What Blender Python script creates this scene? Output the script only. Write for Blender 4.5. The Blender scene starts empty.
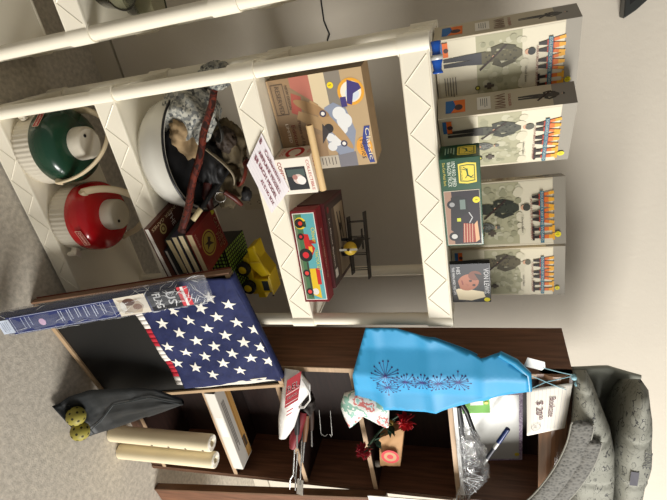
import bpy, bmesh, math, random
from math import sin, cos, pi, sqrt, radians
from mathutils import Vector, Matrix, noise
from mathutils.geometry import delaunay_2d_cdt

S = bpy.context.scene
COL = S.collection
random.seed(7)

# ------------------------------------------------------------------ camera
YAW, PITCH, ROLL, FPX = .485, .303, -.045, 486.35
fw = Vector((sin(YAW)*cos(PITCH), cos(YAW)*cos(PITCH), -sin(PITCH)))
rt = Vector((cos(YAW), -sin(YAW), 0)); up = rt.cross(fw)
rt2 = cos(ROLL)*rt + sin(ROLL)*up; up2 = -sin(ROLL)*rt + cos(ROLL)*up
cam = bpy.data.cameras.new('camera'); cam.sensor_width = 36; cam.lens = 36*FPX/667; cam.clip_start = .02
co = bpy.data.objects.new('camera', cam); COL.objects.link(co)
cx, cy, cz = up2, -rt2, -fw            # the phone was held sideways: picture right is up
M = Matrix(((cx.x, cy.x, cz.x, -.102), (cx.y, cy.y, cz.y, -1.313), (cx.z, cy.z, cz.z, 1.633), (0, 0, 0, 1)))
co.matrix_world = M; S.camera = co

# ------------------------------------------------------------------ world, light, exposure
W = bpy.data.worlds.new('world'); S.world = W; W.use_nodes = True
bg = W.node_tree.nodes['Background']; bg.inputs[0].default_value = (1.0, .94, .86, 1); bg.inputs[1].default_value = .25

def area(name, loc, target, sx, sy, power, col):
    l = bpy.data.lights.new(name, 'AREA'); l.shape = 'RECTANGLE'; l.size = sx; l.size_y = sy; l.energy = power; l.color = col
    o = bpy.data.objects.new(name, l); COL.objects.link(o); o.location = loc
    o.rotation_euler = (Vector(target)-Vector(loc)).to_track_quat('-Z', 'Y').to_euler()
area('garage_door_daylight', (5.6, -3.9, 2.5), (.6, .2, 1.0), 3.0, 2.0, 640, (1, .975, .93))
S.view_settings.view_transform = 'Standard'; S.view_settings.look = 'None'
S.view_settings.exposure = 0.0; S.view_settings.gamma = 1; S.view_settings.use_curve_mapping = False

# ------------------------------------------------------------------ materials
def lin(c):
    return tuple(((v/255)/12.92 if v/255 <= .04045 else ((v/255+.055)/1.055)**2.4) for v in c)
_m = {}
def mat(c, rough=.6, var=.0, scale=30, metal=0, bump=0, trans=0, ior=1.45, alpha=1, coat=0, stretch=None, bscale=None):
    key = (c, rough, var, scale, metal, bump, trans, alpha, coat, stretch, bscale)
    if key in _m: return _m[key]
    m = bpy.data.materials.new('mat_%03d' % len(_m)); m.use_nodes = True
    nt = m.node_tree; b = nt.nodes['Principled BSDF']; L = lin(c)
    b.inputs['Base Color'].default_value = (*L, 1); b.inputs['Roughness'].default_value = rough
    b.inputs['Metallic'].default_value = metal; b.inputs['Transmission Weight'].default_value = trans
    b.inputs['IOR'].default_value = ior; b.inputs['Alpha'].default_value = alpha; b.inputs['Coat Weight'].default_value = coat
    if var or bump:
        tc = nt.nodes.new('ShaderNodeTexCoord'); mp = nt.nodes.new('ShaderNodeMapping')
        nt.links.new(tc.outputs['Object'], mp.inputs[0])
        if stretch: mp.inputs['Scale'].default_value = stretch
        n = nt.nodes.new('ShaderNodeTexNoise'); n.inputs['Scale'].default_value = scale; n.inputs['Detail'].default_value = 6
        nt.links.new(mp.outputs[0], n.inputs[0])
        if var:
            r = nt.nodes.new('ShaderNodeValToRGB'); e = r.color_ramp.elements
            e[0].position = .3; e[1].position = .7
            e[0].color = (*[v*(1-var) for v in L], 1); e[1].color = (*[min(1, v*(1+var)) for v in L], 1)
            nt.links.new(n.outputs[0], r.inputs[0]); nt.links.new(r.outputs[0], b.inputs['Base Color'])
        if bump:
            n2 = n
            if bscale:
                n2 = nt.nodes.new('ShaderNodeTexNoise'); n2.inputs['Scale'].default_value = bscale; n2.inputs['Detail'].default_value = 5
                nt.links.new(mp.outputs[0], n2.inputs[0])
            bp = nt.nodes.new('ShaderNodeBump'); bp.inputs['Strength'].default_value = bump; bp.inputs['Distance'].default_value = .01
            nt.links.new(n2.outputs[0], bp.inputs['Height']); nt.links.new(bp.outputs[0], b.inputs['Normal'])
    _m[key] = m; return m

def mixmat(name, cols, scale, kind='noise', rough=.7, pos=None, stretch=None, bump=0, detail=3):
    """several flat colours in blotches (camouflage, prints, granite)"""
    m = bpy.data.materials.new(name); m.use_nodes = True; nt = m.node_tree; b = nt.nodes['Principled BSDF']
    b.inputs['Roughness'].default_value = rough
    tc = nt.nodes.new('ShaderNodeTexCoord'); mp = nt.nodes.new('ShaderNodeMapping'); nt.links.new(tc.outputs['Object'], mp.inputs[0])
    if stretch: mp.inputs['Scale'].default_value = stretch
    if kind == 'noise':
        n = nt.nodes.new('ShaderNodeTexNoise'); n.inputs['Scale'].default_value = scale; n.inputs['Detail'].default_value = detail; out = n.outputs[0]
    else:
        n = nt.nodes.new('ShaderNodeTexVoronoi'); n.inputs['Scale'].default_value = scale; out = n.outputs['Color' if kind == 'cell' else 'Distance']
    nt.links.new(mp.outputs[0], n.inputs['Vector'])
    r = nt.nodes.new('ShaderNodeValToRGB'); r.color_ramp.interpolation = 'CONSTANT' if kind != 'dist' else 'LINEAR'
    e = r.color_ramp.elements
    k = len(cols); pos = pos or [.3+.4*i/k for i in range(k)]; pos = [0]+list(pos[1:])
    while len(e) < k: e.new(.5)
    for i in range(k): e[i].position = pos[i]
    for i in range(k): e[i].color = (*lin(cols[i]), 1)
    nt.links.new(out, r.inputs[0]); nt.links.new(r.outputs[0], b.inputs['Base Color'])
    if bump:
        bp = nt.nodes.new('ShaderNodeBump'); bp.inputs['Strength'].default_value = bump; bp.inputs['Distance'].default_value = .005
        nt.links.new(out, bp.inputs['Height']); nt.links.new(bp.outputs[0], b.inputs['Normal'])
    return m

PLASTIC = mat((240, 233, 214), .42, .02, 8)
WALLM = mat((204, 196, 182), .85, .025, 3, bump=.12, bscale=60)
WOODD = mat((114, 77, 56), .42, .38, 5, stretch=(14, 14, 1.0), bump=.03)
WOODX = mat((78, 52, 38), .42, .38, 5, stretch=(1.0, 14, 14), bump=.03)
WOODB = mat((40, 24, 19), .5, .35, 5, stretch=(2, 14, 14))
PALEW = mat((186, 158, 128), .6, .15, 6, stretch=(1, 12, 12))
CHROME = mat((190, 190, 190), .25, metal=1)
BLACK = mat((22, 22, 24), .6)
CREAM = mat((228, 214, 180), .55, .05, 20)
KRAFT = mat((176, 148, 112), .75, .06, 25)
CLEAR = mat((255, 255, 255), .06, trans=1, ior=1.35, alpha=.45)

# ------------------------------------------------------------------ helpers
ROOT = {}
def thing(name, label, cat, loc=(0, 0, 0), rotz=0, group=None, rot=None):
    o = bpy.data.objects.new(name, None); COL.objects.link(o); o.empty_display_size = .05
    o.location = loc; o.rotation_euler = rot if rot else (0, 0, rotz)
    o['label'] = label; o['category'] = cat
    if group: o['group'] = group
    from mathutils import Euler
    ROOT[o.name] = (Matrix.Translation(loc) @ Euler(o.rotation_euler).to_matrix().to_4x4())
    return o
def tag(o, label, cat, group=None):
    o['label'] = label; o['category'] = cat
    if group: o['group'] = group
    return o

class B:
    def __init__(s): s.v = []; s.f = []; s.mi = []; s.mats = []; s.sm = []
    def m(s, mt):
        if mt not in s.mats: s.mats.append(mt)
        return s.mats.index(mt)
    def add(s, vs, fs, mt=None, T=None, smooth=False):
        n = len(s.v); k = s.m(mt) if mt else 0
        for p in vs:
            p = Vector(p); s.v.append(T @ p if T else p)
        for f in fs: s.f.append([i+n for i in f]); s.mi.append(k); s.sm.append(smooth)
        return s
    def box(s, x0, x1, y0, y1, z0, z1, mt=None, T=None):
        vs = [(x, y, z) for z in (z0, z1) for y in (y0, y1) for x in (x0, x1)]
        return s.add(vs, [(0, 2, 3, 1), (4, 5, 7, 6), (0, 1, 5, 4), (2, 6, 7, 3), (0, 4, 6, 2), (1, 3, 7, 5)], mt, T)
    def bar(s, p, q, w, h, mt=None, upv=(0, 0, 1)):
        p, q = Vector(p), Vector(q); d = (q-p).normalized(); a = d.cross(Vector(upv))
        if a.length < 1e-4: a = d.cross(Vector((1, 0, 0)))
        a.normalize(); b = a.cross(d)
        vs = [e + a*w/2*i + b*h/2*j for e in (p, q) for i, j in ((-1, -1), (1, -1), (1, 1), (-1, 1))]
        return s.add(vs, [(0, 1, 2, 3), (7, 6, 5, 4), (0, 4, 5, 1), (1, 5, 6, 2), (2, 6, 7, 3), (3, 7, 4, 0)], mt)
    def tube(s, pts, r, mt=None, n=10, closed=False, flat=1):
        pts = [Vector(p) for p in pts]; k = len(pts); rs = r if isinstance(r, (list, tuple)) else [r]*k
        vs = []; prev = None
        for i, p in enumerate(pts):
            d = (pts[(i+1) % k if closed else min(i+1, k-1)] - pts[(i-1) % k if closed else max(i-1, 0)]).normalized()
            a = prev - d*prev.dot(d) if prev is not None else d.cross(Vector((0, 0, 1)))
            if a.length < 1e-3: a = d.cross(Vector((1, 0, 0)))
            a.normalize(); prev = a; b = d.cross(a)
            for j in range(n):
                t = 2*pi*j/n; vs.append(p + (a*cos(t) + b*sin(t)*flat)*rs[i])
        fs = []
        for i in range(k if closed else k-1):
            for j in range(n):
                i2 = (i+1) % k; j2 = (j+1) % n
                fs.append((i*n+j, i*n+j2, i2*n+j2, i2*n+j))
        s.add(vs, fs, mt, smooth=True)
        if not closed:
            s.add([vs[j] for j in range(n)], [tuple(range(n))[::-1]], mt); s.add(vs[-n:], [tuple(range(n))], mt)
        return s
    def lathe(s, prof, n=48, mt=None, T=None, rib=0, ribn=0, cap0=True, cap1=True):
        vs = []; k = len(prof)
        for (r, z) in prof:
            for j in range(n):
                t = 2*pi*j/n; rr = r + (rib*cos(ribn*t) if rib else 0); vs.append((rr*cos(t), rr*sin(t), z))
        fs = [(i*n+j, i*n+(j+1) % n, (i+1)*n+(j+1) % n, (i+1)*n+j) for i in range(k-1) for j in range(n)]
        s.add(vs, fs, mt, T, True)
        if cap0: s.add(vs[:n], [tuple(range(n))[::-1]], mt, T)
        if cap1: s.add(vs[-n:], [tuple(range(n))], mt, T)
        return s
    def prism(s, poly, h, mt=None, T=None):
        """polygon in xy from z=0 to h"""
        n = len(poly); vs = [(x, y, 0) for x, y in poly] + [(x, y, h) for x, y in poly]
        fs = [tuple(range(n))[::-1], tuple(range(n, 2*n))] + [(i, (i+1) % n, n+(i+1) % n, n+i) for i in range(n)]
        return s.add(vs, fs, mt, T)
    def grid(s, nu, nv, fn, mt=None, wrapu=False):
        vs = [fn(i/(nu if wrapu else nu-1), j/(nv-1)) for j in range(nv) for i in range(nu)]
        fs = []
        for j in range(nv-1):
            for i in range(nu if wrapu else nu-1):
                i2 = (i+1) % nu
                fs.append((j*nu+i, j*nu+i2, (j+1)*nu+i2, (j+1)*nu+i))
        return s.add(vs, fs, mt, smooth=True)
    def blob(s, c, r, amp=.15, freq=3, seed=0, sub=4, mt=None, rotz=0, sq=1.0, fine=.5):
        bm = bmesh.new(); bmesh.ops.create_icosphere(bm, subdivisions=sub, radius=1)
        vs = []
        off = Vector((seed*7.3, seed*3.1, seed*1.7)); R = Matrix.Rotation(rotz, 3, 'Z')
        for v in bm.verts:
            p = v.co.normalized(); q = Vector([math.copysign(abs(t)**sq, t) for t in p])
            k = 1 + amp*(1-2*abs(noise.noise(p*freq+off))) + amp*fine*noise.noise(p*freq*2.3+off)
            q = q*k; vs.append(R @ Vector((q.x*r[0], q.y*r[1], q.z*r[2])) + Vector(c))
        fs = [tuple(v.index for v in f.verts) for f in bm.faces]; bm.free()
        return s.add(vs, fs, mt, smooth=True)
    def build(s, name, mt=None, parent=None, world=False, bevel=0, solid=0, kind=None, sub=0, seg=2):
        me = bpy.data.meshes.new(name)
        vs = s.v
        if parent is not None and world:
            Mi = ROOT[parent.name].inverted(); vs = [Mi @ v for v in vs]
        me.from_pydata([tuple(v) for v in vs], [], s.f)
        if mt and not s.mats: s.mats = [mt]
        elif mt and s.mats: pass
        for x in s.mats: me.materials.append(x)
        me.polygons.foreach_set('material_index', s.mi); me.polygons.foreach_set('use_smooth', s.sm)
        bm = bmesh.new(); bm.from_mesh(me)
        if not solid: bmesh.ops.recalc_face_normals(bm, faces=bm.faces)
        bm.to_mesh(me); bm.free()
        o = bpy.data.objects.new(name, me); COL.objects.link(o)
        if parent is not None:
            o.parent = parent
            ROOT[o.name] = ROOT[parent.name]
        else: ROOT[o.name] = Matrix.Identity(4)
        if kind: o['kind'] = kind
        if sub: mo = o.modifiers.new('s', 'SUBSURF'); mo.levels = mo.render_levels = sub
        if solid: mo = o.modifiers.new('t', 'SOLIDIFY'); mo.thickness = solid; mo.offset = 0
        if bevel:
            mo = o.modifiers.new('b', 'BEVEL'); mo.width = bevel; mo.segments = seg; mo.limit_method = 'ANGLE'; mo.angle_limit = radians(40)
        return o
def one(b, name, label, cat, mt=None, loc=None, group=None, **k):
    """a thing that is one mesh: world-space vertices, origin moved to its base"""
    o = b.build(name, mt, None, **k)
    vs = [v.co for v in o.data.vertices]
    c = Vector((sum(v.x for v in vs)/len(vs), sum(v.y for v in vs)/len(vs), min(v.z for v in vs)))
    o.data.transform(Matrix.Translation(-c)); o.location = c
    ROOT[o.name] = Matrix.Translation(c)
    return tag(o, label, cat, group)

def base_root(name, label, cat, p, group=None): return thing(name, label, cat, p, 0, group)

_txt = {}
def text_geo(body):
    if body in _txt: return _txt[body]
    cu = bpy.data.curves.new('t', 'FONT'); cu.body = body; cu.size = 1; cu.resolution_u = 2
    o = bpy.data.objects.new('t', cu); COL.objects.link(o)
    dg = bpy.context.evaluated_depsgraph_get()
    me = bpy.data.meshes.new_from_object(o.evaluated_get(dg))
    vs = [tuple(v.co) for v in me.vertices]; fs = [tuple(p.vertices) for p in me.polygons]
    bpy.data.objects.remove(o); bpy.data.curves.remove(cu); bpy.data.meshes.remove(me)
    _txt[body] = (vs, fs); return _txt[body]

class Print:
    """flat printing on a face: origin O, unit axes A (across) and U (upwards), N outwards"""
    def __init__(s, O, A, U, N=None, w=1, h=1, gap=.0004):
        s.O, s.A, s.U = Vector(O), Vector(A).normalized(), Vector(U).normalized()
        s.N = Vector(N) if N else s.A.cross(s.U); s.N.normalize(); s.b = B(); s.z = gap; s.w, s.h = w, h
    def P(s, x, y): return s.O + s.A*x*s.w + s.U*y*s.h + s.N*s.z
    def poly(s, pts, c, rough=.55):
        mt = c if not isinstance(c, tuple) else mat(c, rough)
        s.z += .00002
        s.b.add([s.P(x, y) for x, y in pts], [tuple(range(len(pts)))], mt); return s
    def rect(s, x0, y0, x1, y1, c): return s.poly([(x0, y0), (x1, y0), (x1, y1), (x0, y1)], c)
    def ell(s, cx, cy, r, c, ry=None, n=24, rot=0, a0=0, a1=2*pi):
        k = s.w/s.h; ry = ry if ry is not None else r*k
        pts = []
        for i in range(n):
            t = a0+(a1-a0)*i/n; a, b = r*s.w*cos(t), ry*s.h*sin(t)
            pts.append((cx + (a*cos(rot)-b*sin(rot))/s.w, cy + (a*sin(rot)+b*cos(rot))/s.h))
        return s.poly(pts, c)
    def line(s, pts, wd, c):
        """stroke; wd in metres"""
        s.z += .00002
        mt = mat(c, .55) if isinstance(c, tuple) else c
        for (x0, y0), (x1, y1) in zip(pts, pts[1:]):
            d = Vector(((x1-x0)*s.w, (y1-y0)*s.h)); 
            if d.length < 1e-6: continue
            d.normalize(); nx, ny = -d.y*wd/2/s.w, d.x*wd/2/s.h; ex, ey = d.x*wd*.25/s.w, d.y*wd*.25/s.h
            s.b.add([s.P(x0-ex+nx, y0-ey+ny), s.P(x0-ex-nx, y0-ey-ny), s.P(x1+ex-nx, y1+ey-ny), s.P(x1+ex+nx, y1+ey+ny)], [(0, 1, 2, 3)], mt)
        return s
    def text(s, body, x, y, size, c, width=None, rot=0, bold=0, shear=0):
        """size = letter height in metres; width = total width in metres (stretches)"""
        vs, fs = text_geo(body)
        if not vs: return s
        mx = max(v[0] for v in vs); mn = min(v[0] for v in vs); k = size/.7; kx = width/(mx-mn) if width else k
        s.z += .00002; out = []
        for v in vs:
            a, b = (v[0]-mn)*kx, v[1]*k; a += b*shear
            a, b = a*cos(rot)-b*sin(rot), a*sin(rot)+b*cos(rot)
            out.append(s.P(x + a/s.w, y + b/s.h))
        s.b.add(out, fs, mat(c, .55)); 
        if bold:
            s.b.add([p + s.A*bold for p in out], fs, mat(c, .55)); s.b.add([p + s.U*bold for p in out], fs, mat(c, .55))
        return s
    def bars(s, x0, y0, x1, y1, n, c, wd):
        for i in range(n):
            y = y0 + (y1-y0)*(i+.5)/n; s.line([(x0, y), (x0 + (x1-x0)*(.7+.3*random.random()), y)], wd, c)
        return s
    def build(s, name, parent, world=False): return s.b.build(name, None, parent, world)

def inside(p, poly):
    r = False; n = len(poly); j = n-1
    for i in range(n):
        xi, yi = poly[i]; xj, yj = poly[j]
        if (yi > p[1]) != (yj > p[1]) and p[0] < (xj-xi)*(p[1]-yi)/(yj-yi)+xi: r = not r
        j = i
    return r
def edist(p, poly):
    d = 9; n = len(poly)
    for i in range(n):
        a, b = Vector(poly[i]), Vector(poly[(i+1) % n]); ab = b-a; t = max(0, min(1, (Vector(p)-a).dot(ab)/max(ab.length_squared, 1e-9)))
        d = min(d, (a+ab*t-Vector(p)).length)
    return d
def tri(poly, step):
    pts = []; n = len(poly)
    for i in range(n):
        a, b = Vector(poly[i]), Vector(poly[(i+1) % n]); k = max(1, int((b-a).length/step))
        for j in range(k): pts.append(a.lerp(b, j/k))
    nb = len(pts)
    xs = [p[0] for p in poly]; ys = [p[1] for p in poly]; rows = 0
    y = min(ys)
    while y < max(ys):
        x = min(xs) + (step/2 if rows % 2 else 0)
        while x < max(xs):
            if inside((x, y), poly) and edist((x, y), poly) > step*.45: pts.append(Vector((x, y)))
            x += step
        y += step*.87; rows += 1
    r = delaunay_2d_cdt(pts, [(i, (i+1) % nb) for i in range(nb)], [list(range(nb))], 1, 1e-6)
    return r[0], r[2], nb
def sheet(poly, place, step=.012, mt=None, b=None):
    """open surface over an outline; place(x,y,d)->point, d = distance to the rim"""
    b = b or B(); vs, fs, nb = tri(poly, step)
    b.add([place(v.x, v.y, edist(v, poly)) for v in vs], [tuple(f) for f in fs], mt, smooth=True); return b
def puff(poly, front, back, step=.012, mt=None, b=None):
    """closed pillow: front and back point functions"""
    b = b or B(); vs, fs, nb = tri(poly, step); n = len(vs)
    F = [front(v.x, v.y, edist(v, poly)) for v in vs]; K = [back(v.x, v.y, edist(v, poly)) for v in vs]
    rim = [i for i, v in enumerate(vs) if edist(v, poly) < 1e-5]
    eds = {}
    for f in fs:
        for i in range(len(f)):
            e = tuple(sorted((f[i], f[(i+1) % len(f)]))); eds.setdefault(e, []).append((f[i], f[(i+1) % len(f)]))
    side = [v[0] for v in eds.values() if len(v) == 1]
    b.add(F+K, [tuple(f) for f in fs] + [tuple(i+n for i in f[::-1]) for f in fs] + [(q, p, p+n, q+n) for p, q in side], mt, smooth=True)
    return b
nz = lambda x, y, z=0: noise.noise(Vector((x, y, z)))

# ================================================================== THE SETTING
b = B(); b.box(-2.2, 5, -3.2, .80, -.05, 0)
FLOORM = mat((186, 178, 164), .85, .20, 55, bump=.18, bscale=160)
fl = b.build('floor', FLOORM, kind='structure')
b = B(); b.box(-2.2, 5, .676, .80, .118, 3.0); b.build('wall_back', WALLM, kind='structure')
b = B(); b.box(-2.2, 5, .672, .80, 0, .109); b.build('baseboard_back', mat((196, 188, 172), .8, .05, 6), kind='structure')
b = B(); b.box(-2.2, 5, .69, .80, .109, .118); b.build('trim_1', mat((120, 108, 92), .9), kind='structure')

# ================================================================== WHITE SHELVING UNITS
SW, SD, SH = .90, .37, .075
ZS = [1.519, 1.039, .562, .083]
def shelf_geo(zt):
    b = B(); w, d = SW, SD; r = .0235
    b.box(.006, w-.006, .006, d-.006, zt-.012, zt)
    b.box(.03, w-.03, .004, .014, zt-SH, zt+.002); b.box(.03, w-.03, d-.014, d-.004, zt-SH, zt+.002)
    b.box(.004, .014, .03, d-.03, zt-SH, zt+.002); b.box(w-.014, w-.004, .03, d-.03, zt-SH, zt+.002)
    for x in (r, w-r):
        for y in (r, d-r):
            b.lathe([(.0265, zt-SH-.003), (.0265, zt+.003)], 24, None, Matrix.Translation((x, y, 0)))
    # raised zigzag ribs on the front and side skirts
    n = 12
    for i in range(n):
        x0, x1 = .05+(w-.1)*i/n, .05+(w-.1)*(i+1)/n; za, zb = (zt-.068, zt-.006) if i % 2 else (zt-.006, zt-.068)
        b.bar((x0, .0035, za), (x1, .0035, zb), .004, .0035, None, (0, 1, 0))
    n = 5
    for i in range(n):
        y0, y1 = .05+(d-.1)*i/n, .05+(d-.1)*(i+1)/n; za, zb = (zt-.068, zt-.006) if i % 2 else (zt-.006, zt-.068)
        for xx in (.0035, w-.0035): b.bar((xx, y0, za), (xx, y1, zb), .004, .0035, None, (1, 0, 0))
    b.box(.03, w-.03, .002, .006, zt-.0745, zt-.071); b.box(.03, w-.03, .002, .006, zt-.003, zt+.002)
    return b
unit = thing('shelving_unit', 'white plastic four-tier shelving unit left of the dark bookcase, holding drink jugs, basin and boxes', 'shelving unit',
             (0, 0, 0), 0, 'white plastic shelving units')
for z in ZS: shelf_geo(z).build('shelf', PLASTIC, unit, bevel=.002, seg=1)
for i in range(3):
    for x in (.0235, SW-.0235):
        for y in (.0235, SD-.0235):
            B().lathe([(.021, ZS[i+1]+.003), (.021, ZS[i]-SH-.003)], 24, PLASTIC, Matrix.Translation((x, y, 0))).build('post', None, unit)
for x in (.0235, SW-.0235):
    for y in (.0235, SD-.0235):
        B().lathe([(.02, 0), (.02, ZS[3]-SH-.003)], 16, PLASTIC, Matrix.Translation((x, y, 0))).build('foot', None, unit)
def dup(root, loc, rotz=None, label=None):
    r = root.copy(); COL.objects.link(r); r.location = loc
    if rotz is not None: r.rotation_euler = (0, 0, rotz)
    if label: r['label'] = label
    for ch in list(root.children):
        c = ch.copy(); COL.objects.link(c); c.parent = r
        for g in ch.children:
            d = g.copy(); COL.objects.link(d); d.parent = c
    return r
dup(unit, (-1.028, 0, 0), None, 'white plastic shelving unit at the edge of the photo, holding the clear glass bowls')

# ================================================================== DARK WOOD BOOKCASE
BX0, BX1, BD, BH = 1.085, 1.775, .25, 1.885
bc = thing('bookcase', 'tall dark brown wooden bookcase with a handwritten price note hanging on it', 'bookcase', (BX0, 0, 0))
bw = BX1-BX0
B().box(0, .02, .004, BD, 0, BH).build('side_panel', WOODD, bc, bevel=.001)
B().box(bw-.02, bw, .004, BD, 0, BH).build('side_panel', WOODD, bc, bevel=.001)
B().box(.02, bw-.02, BD-.008, BD-.001, .05, BH-.02).build('back_panel', WOODB, bc)
B().box(0, .02, 0, .004, 0, BH-.11).build('edge_strip', PALEW, bc)
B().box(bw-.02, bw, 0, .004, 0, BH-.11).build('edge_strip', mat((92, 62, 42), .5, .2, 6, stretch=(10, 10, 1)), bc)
B().box(.02, bw-.02, .004, BD-.008, BH-.02, BH).build('top_panel', WOODX, bc)
for z in (1.495, 1.150, .832, .48, .085):
    s_ = B().box(.02, bw-.02, .004, BD-.008, z-.018, z).build('shelf', WOODB, bc)
    B().box(.02, bw-.02, 0, .004, z-.018, z).build('edge_strip', PALEW, s_)
B().box(.02, bw-.02, .004, .02, 0, .067).build('plinth', WOODX, bc)
# rounded rail across the top of the front
b = B(); pr = [(.03, 0)] + [(.012-.022*sin(pi*t/8), .1*t/8) for t in range(9)] + [(.03, .1)]
vs = [(x, y, BH-.1+z) for x in (.0, bw) for y, z in pr]; n = len(pr)
b.add(vs, [tuple(range(n)), tuple(range(n, 2*n))[::-1]] + [(i, (i+1) % n, n+(i+1) % n, n+i) for i in range(n)], mat((128, 92, 66), .28, .3, 5, stretch=(1, 12, 12)), smooth=False)
b.build('top_rail', None, bc)

# dark plank leaning at the bookcase's right, widened out of view to block light
b = B()
T = Matrix.Translation((1.882, -.02, 0)) @ Matrix.Rotation(radians(-6.3), 4, 'Y')
b.box(0, .75, -.025, .005, 0, 1.2, WOODD, T); b.box(-.012, 0, -.028, .008, 0, 1.2, mat((104, 74, 50), .45, .25, 6, stretch=(10, 10, 1)), T)
one(b, 'leaning_panel', 'dark wooden panel leaning against the right side of the bookcase', 'panel', bevel=.002)
b = B(); 
for i in range(5):
    b.box(-.006*i, .25, -.008-.004*i, -.0045-.004*i, 0+.004*i, .42-.003*i, mat((232, 230, 222), .8), Matrix.Translation((1.705, -.062, 1.125)) @ Matrix.Rotation(radians(-3), 4, 'Y'))
one(b, 'paper_pad', 'white sheets of paper propped in front of the leaning dark panel', 'paper')

# ================================================================== GLASS ON THE LEFT UNIT
GLASS = mat((215, 218, 200), .03, trans=1, ior=1.45)
def bowl(x, y, z, r, h, label, name):
    t = thing(name, label, 'glass bowl', (x, y, z), 0, 'clear glass bowls')
    B().lathe([(.45*r, 0), (.55*r, .004), (.85*r, .35*h), (r, .95*h), (r*1.02, h), (.99*r, h), (.96*r, .95*h), (.81*r, .37*h), (.5*r, .012), (.001, .011)], 40, GLASS, cap1=False).build('bowl', None, t)
    B().tube([(1.0*r*cos(a), 1.0*r*sin(a), h) for a in [2*pi*i/40 for i in range(40)]], .003, GLASS, 8, True).build('rim', None, t)
bowl(-.285, .105, ZS[2]+.002, .09, .075, 'round clear glass bowl nearest the front of the left white shelf', 'glass_bowl')
t = thing('glass_dish', 'long clear glass dish behind the round bowl on the left white shelf', 'glass dish', (-.262, .275, ZS[2]+.002), 0, 'clear glass bowls')
def rr(sx, sy, z, n=48, p=4): return [(sx*math.copysign(abs(cos(2*pi*i/n))**(2/p), cos(2*pi*i/n)), sy*math.copysign(abs(sin(2*pi*i/n))**(2/p), sin(2*pi*i/n)), z) for i in range(n)]
rings = [rr(.08, .07, 0), rr(.098, .09, .05), rr(.104, .094, .055), rr(.098, .088, .05), rr(.076, .066, .006)]
b = B(); vs = [p for r_ in rings for p in r_]
b.add(vs, [(i*48+j, i*48+(j+1) % 48, (i+1)*48+(j+1) % 48, (i+1)*48+j) for i in range(4) for j in range(48)] + [tuple(range(48))[::-1], tuple(range(192, 240))], GLASS, smooth=True).build('dish', None, t)
B().tube(rr(.102, .092, .055), .003, GLASS, 8, True).build('rim', None, t)

# ================================================================== DRINK JUGS
def jug(name, label, x, y, col, spig, piv, lean, red):
    t = thing(name, label, 'drink jug', (x, y, ZS[3]+.001), 0, 'insulated drink jugs'); t.scale = (1, 1, 1.03)
    WJ = mat((222, 214, 196), .5, .03, 20)
    B().lathe([(.118, 0), (.128, .006), (.129, .02), (.129, .082)], 192, WJ, rib=.0014, ribn=48).build('lower_body', None, t)
    cm = mat(col, .25, .05, 12, coat=.3)
    B().lathe([(.130, .078), (.1335, .082), (.1335, .115), (.131, .132), (.123, .146), (.108, .157), (.090, .164), (.074, .167), (.060, .168)], 64, cm, cap0=True).build('upper_body', None, t)
    l = B().lathe([(.059, .166), (.059, .176), (.057, .205), (.054, .211), (.048, .213)], 40, WJ).build('lid', None, t)
    a = radians(spig)
    B().lathe([(.006, .2125), (.006, .2145)], 12, BLACK, Matrix.Translation((.03*cos(a), .03*sin(a), 0))).build('vent', None, l)
    R = Matrix.Rotation(a, 4, 'Z'); sp = B()
    sp.box(.126, .150, -.011, .011, .030, .052, WJ, R); sp.lathe([(.009, 0), (.009, .03)], 14, WJ, R @ Matrix.Translation((.146, 0, .016)))
    sp.box(.138, .156, -.014, .014, .052, .058, WJ, R); sp.lathe([(.014, .126), (.014, .134)], 14, WJ, R @ Matrix.Translation((0, 0, .04)) @ Matrix.Rotation(pi/2, 4, 'Y'))
    sp.build('spigot', None, t, bevel=.002).scale = (1.06, 1.06, 1.1)
    # name plaque above the spigot
    la = a + radians(red[0]); N = Vector((cos(la), sin(la), 0)); A = Vector((-sin(la), cos(la), 0))
    p = Print(N*.1362 + Vector((0, 0, red[1])) - A*.034, A, (0, 0, 1), N, .068, .026)
    p.rect(0, 0, 1, 1, (232, 205, 180)); p.rect(.03, .07, .97, .93, (168, 30, 36)); p.text('Coleman', .09, .33, .011, (238, 220, 200), .056, bold=.0007)
    p.build('plaque', t)
    # bail handle
    pa = radians(piv); ax = Vector((cos(pa), sin(pa), 0)); sd = Vector((-sin(pa), cos(pa), 0)); c = Vector((0, 0, red[2])); le = radians(lean)
    upd = Vector((0, 0, 1))*cos(le) + sd*sin(le)
    pts = [c + ax*(red[3]+.007)*cos(q) + upd*red[4]*sin(q) for q in [pi*i/24 for i in range(25)]]
    h = B().tube(pts, .015, mat((226, 208, 172), .5), 10, flat=.4)
    for sg in (1, -1): h.lathe([(.013, red[3]-.008), (.013, red[3]+.013)], 16, None, Matrix.Translation(c) @ Matrix.Rotation(pa if sg > 0 else pa+pi, 4, 'Z') @ Matrix.Rotation(pi/2, 4, 'Y'))
    h.build('bail_handle', None, t)
    return t
jug('drink_jug', 'dark green drink jug with white lid and lower half on the bottom shelf', .178, .126, (20, 60, 42), -155, -42, -2, (8, .104, .105, .134, .185))
jug('drink_jug', 'bright red drink jug with white lid and lower half on the bottom shelf', .460, .130, (200, 20, 28), -48, -155, -20, (-28, .116, .140, .122, .150))

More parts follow.
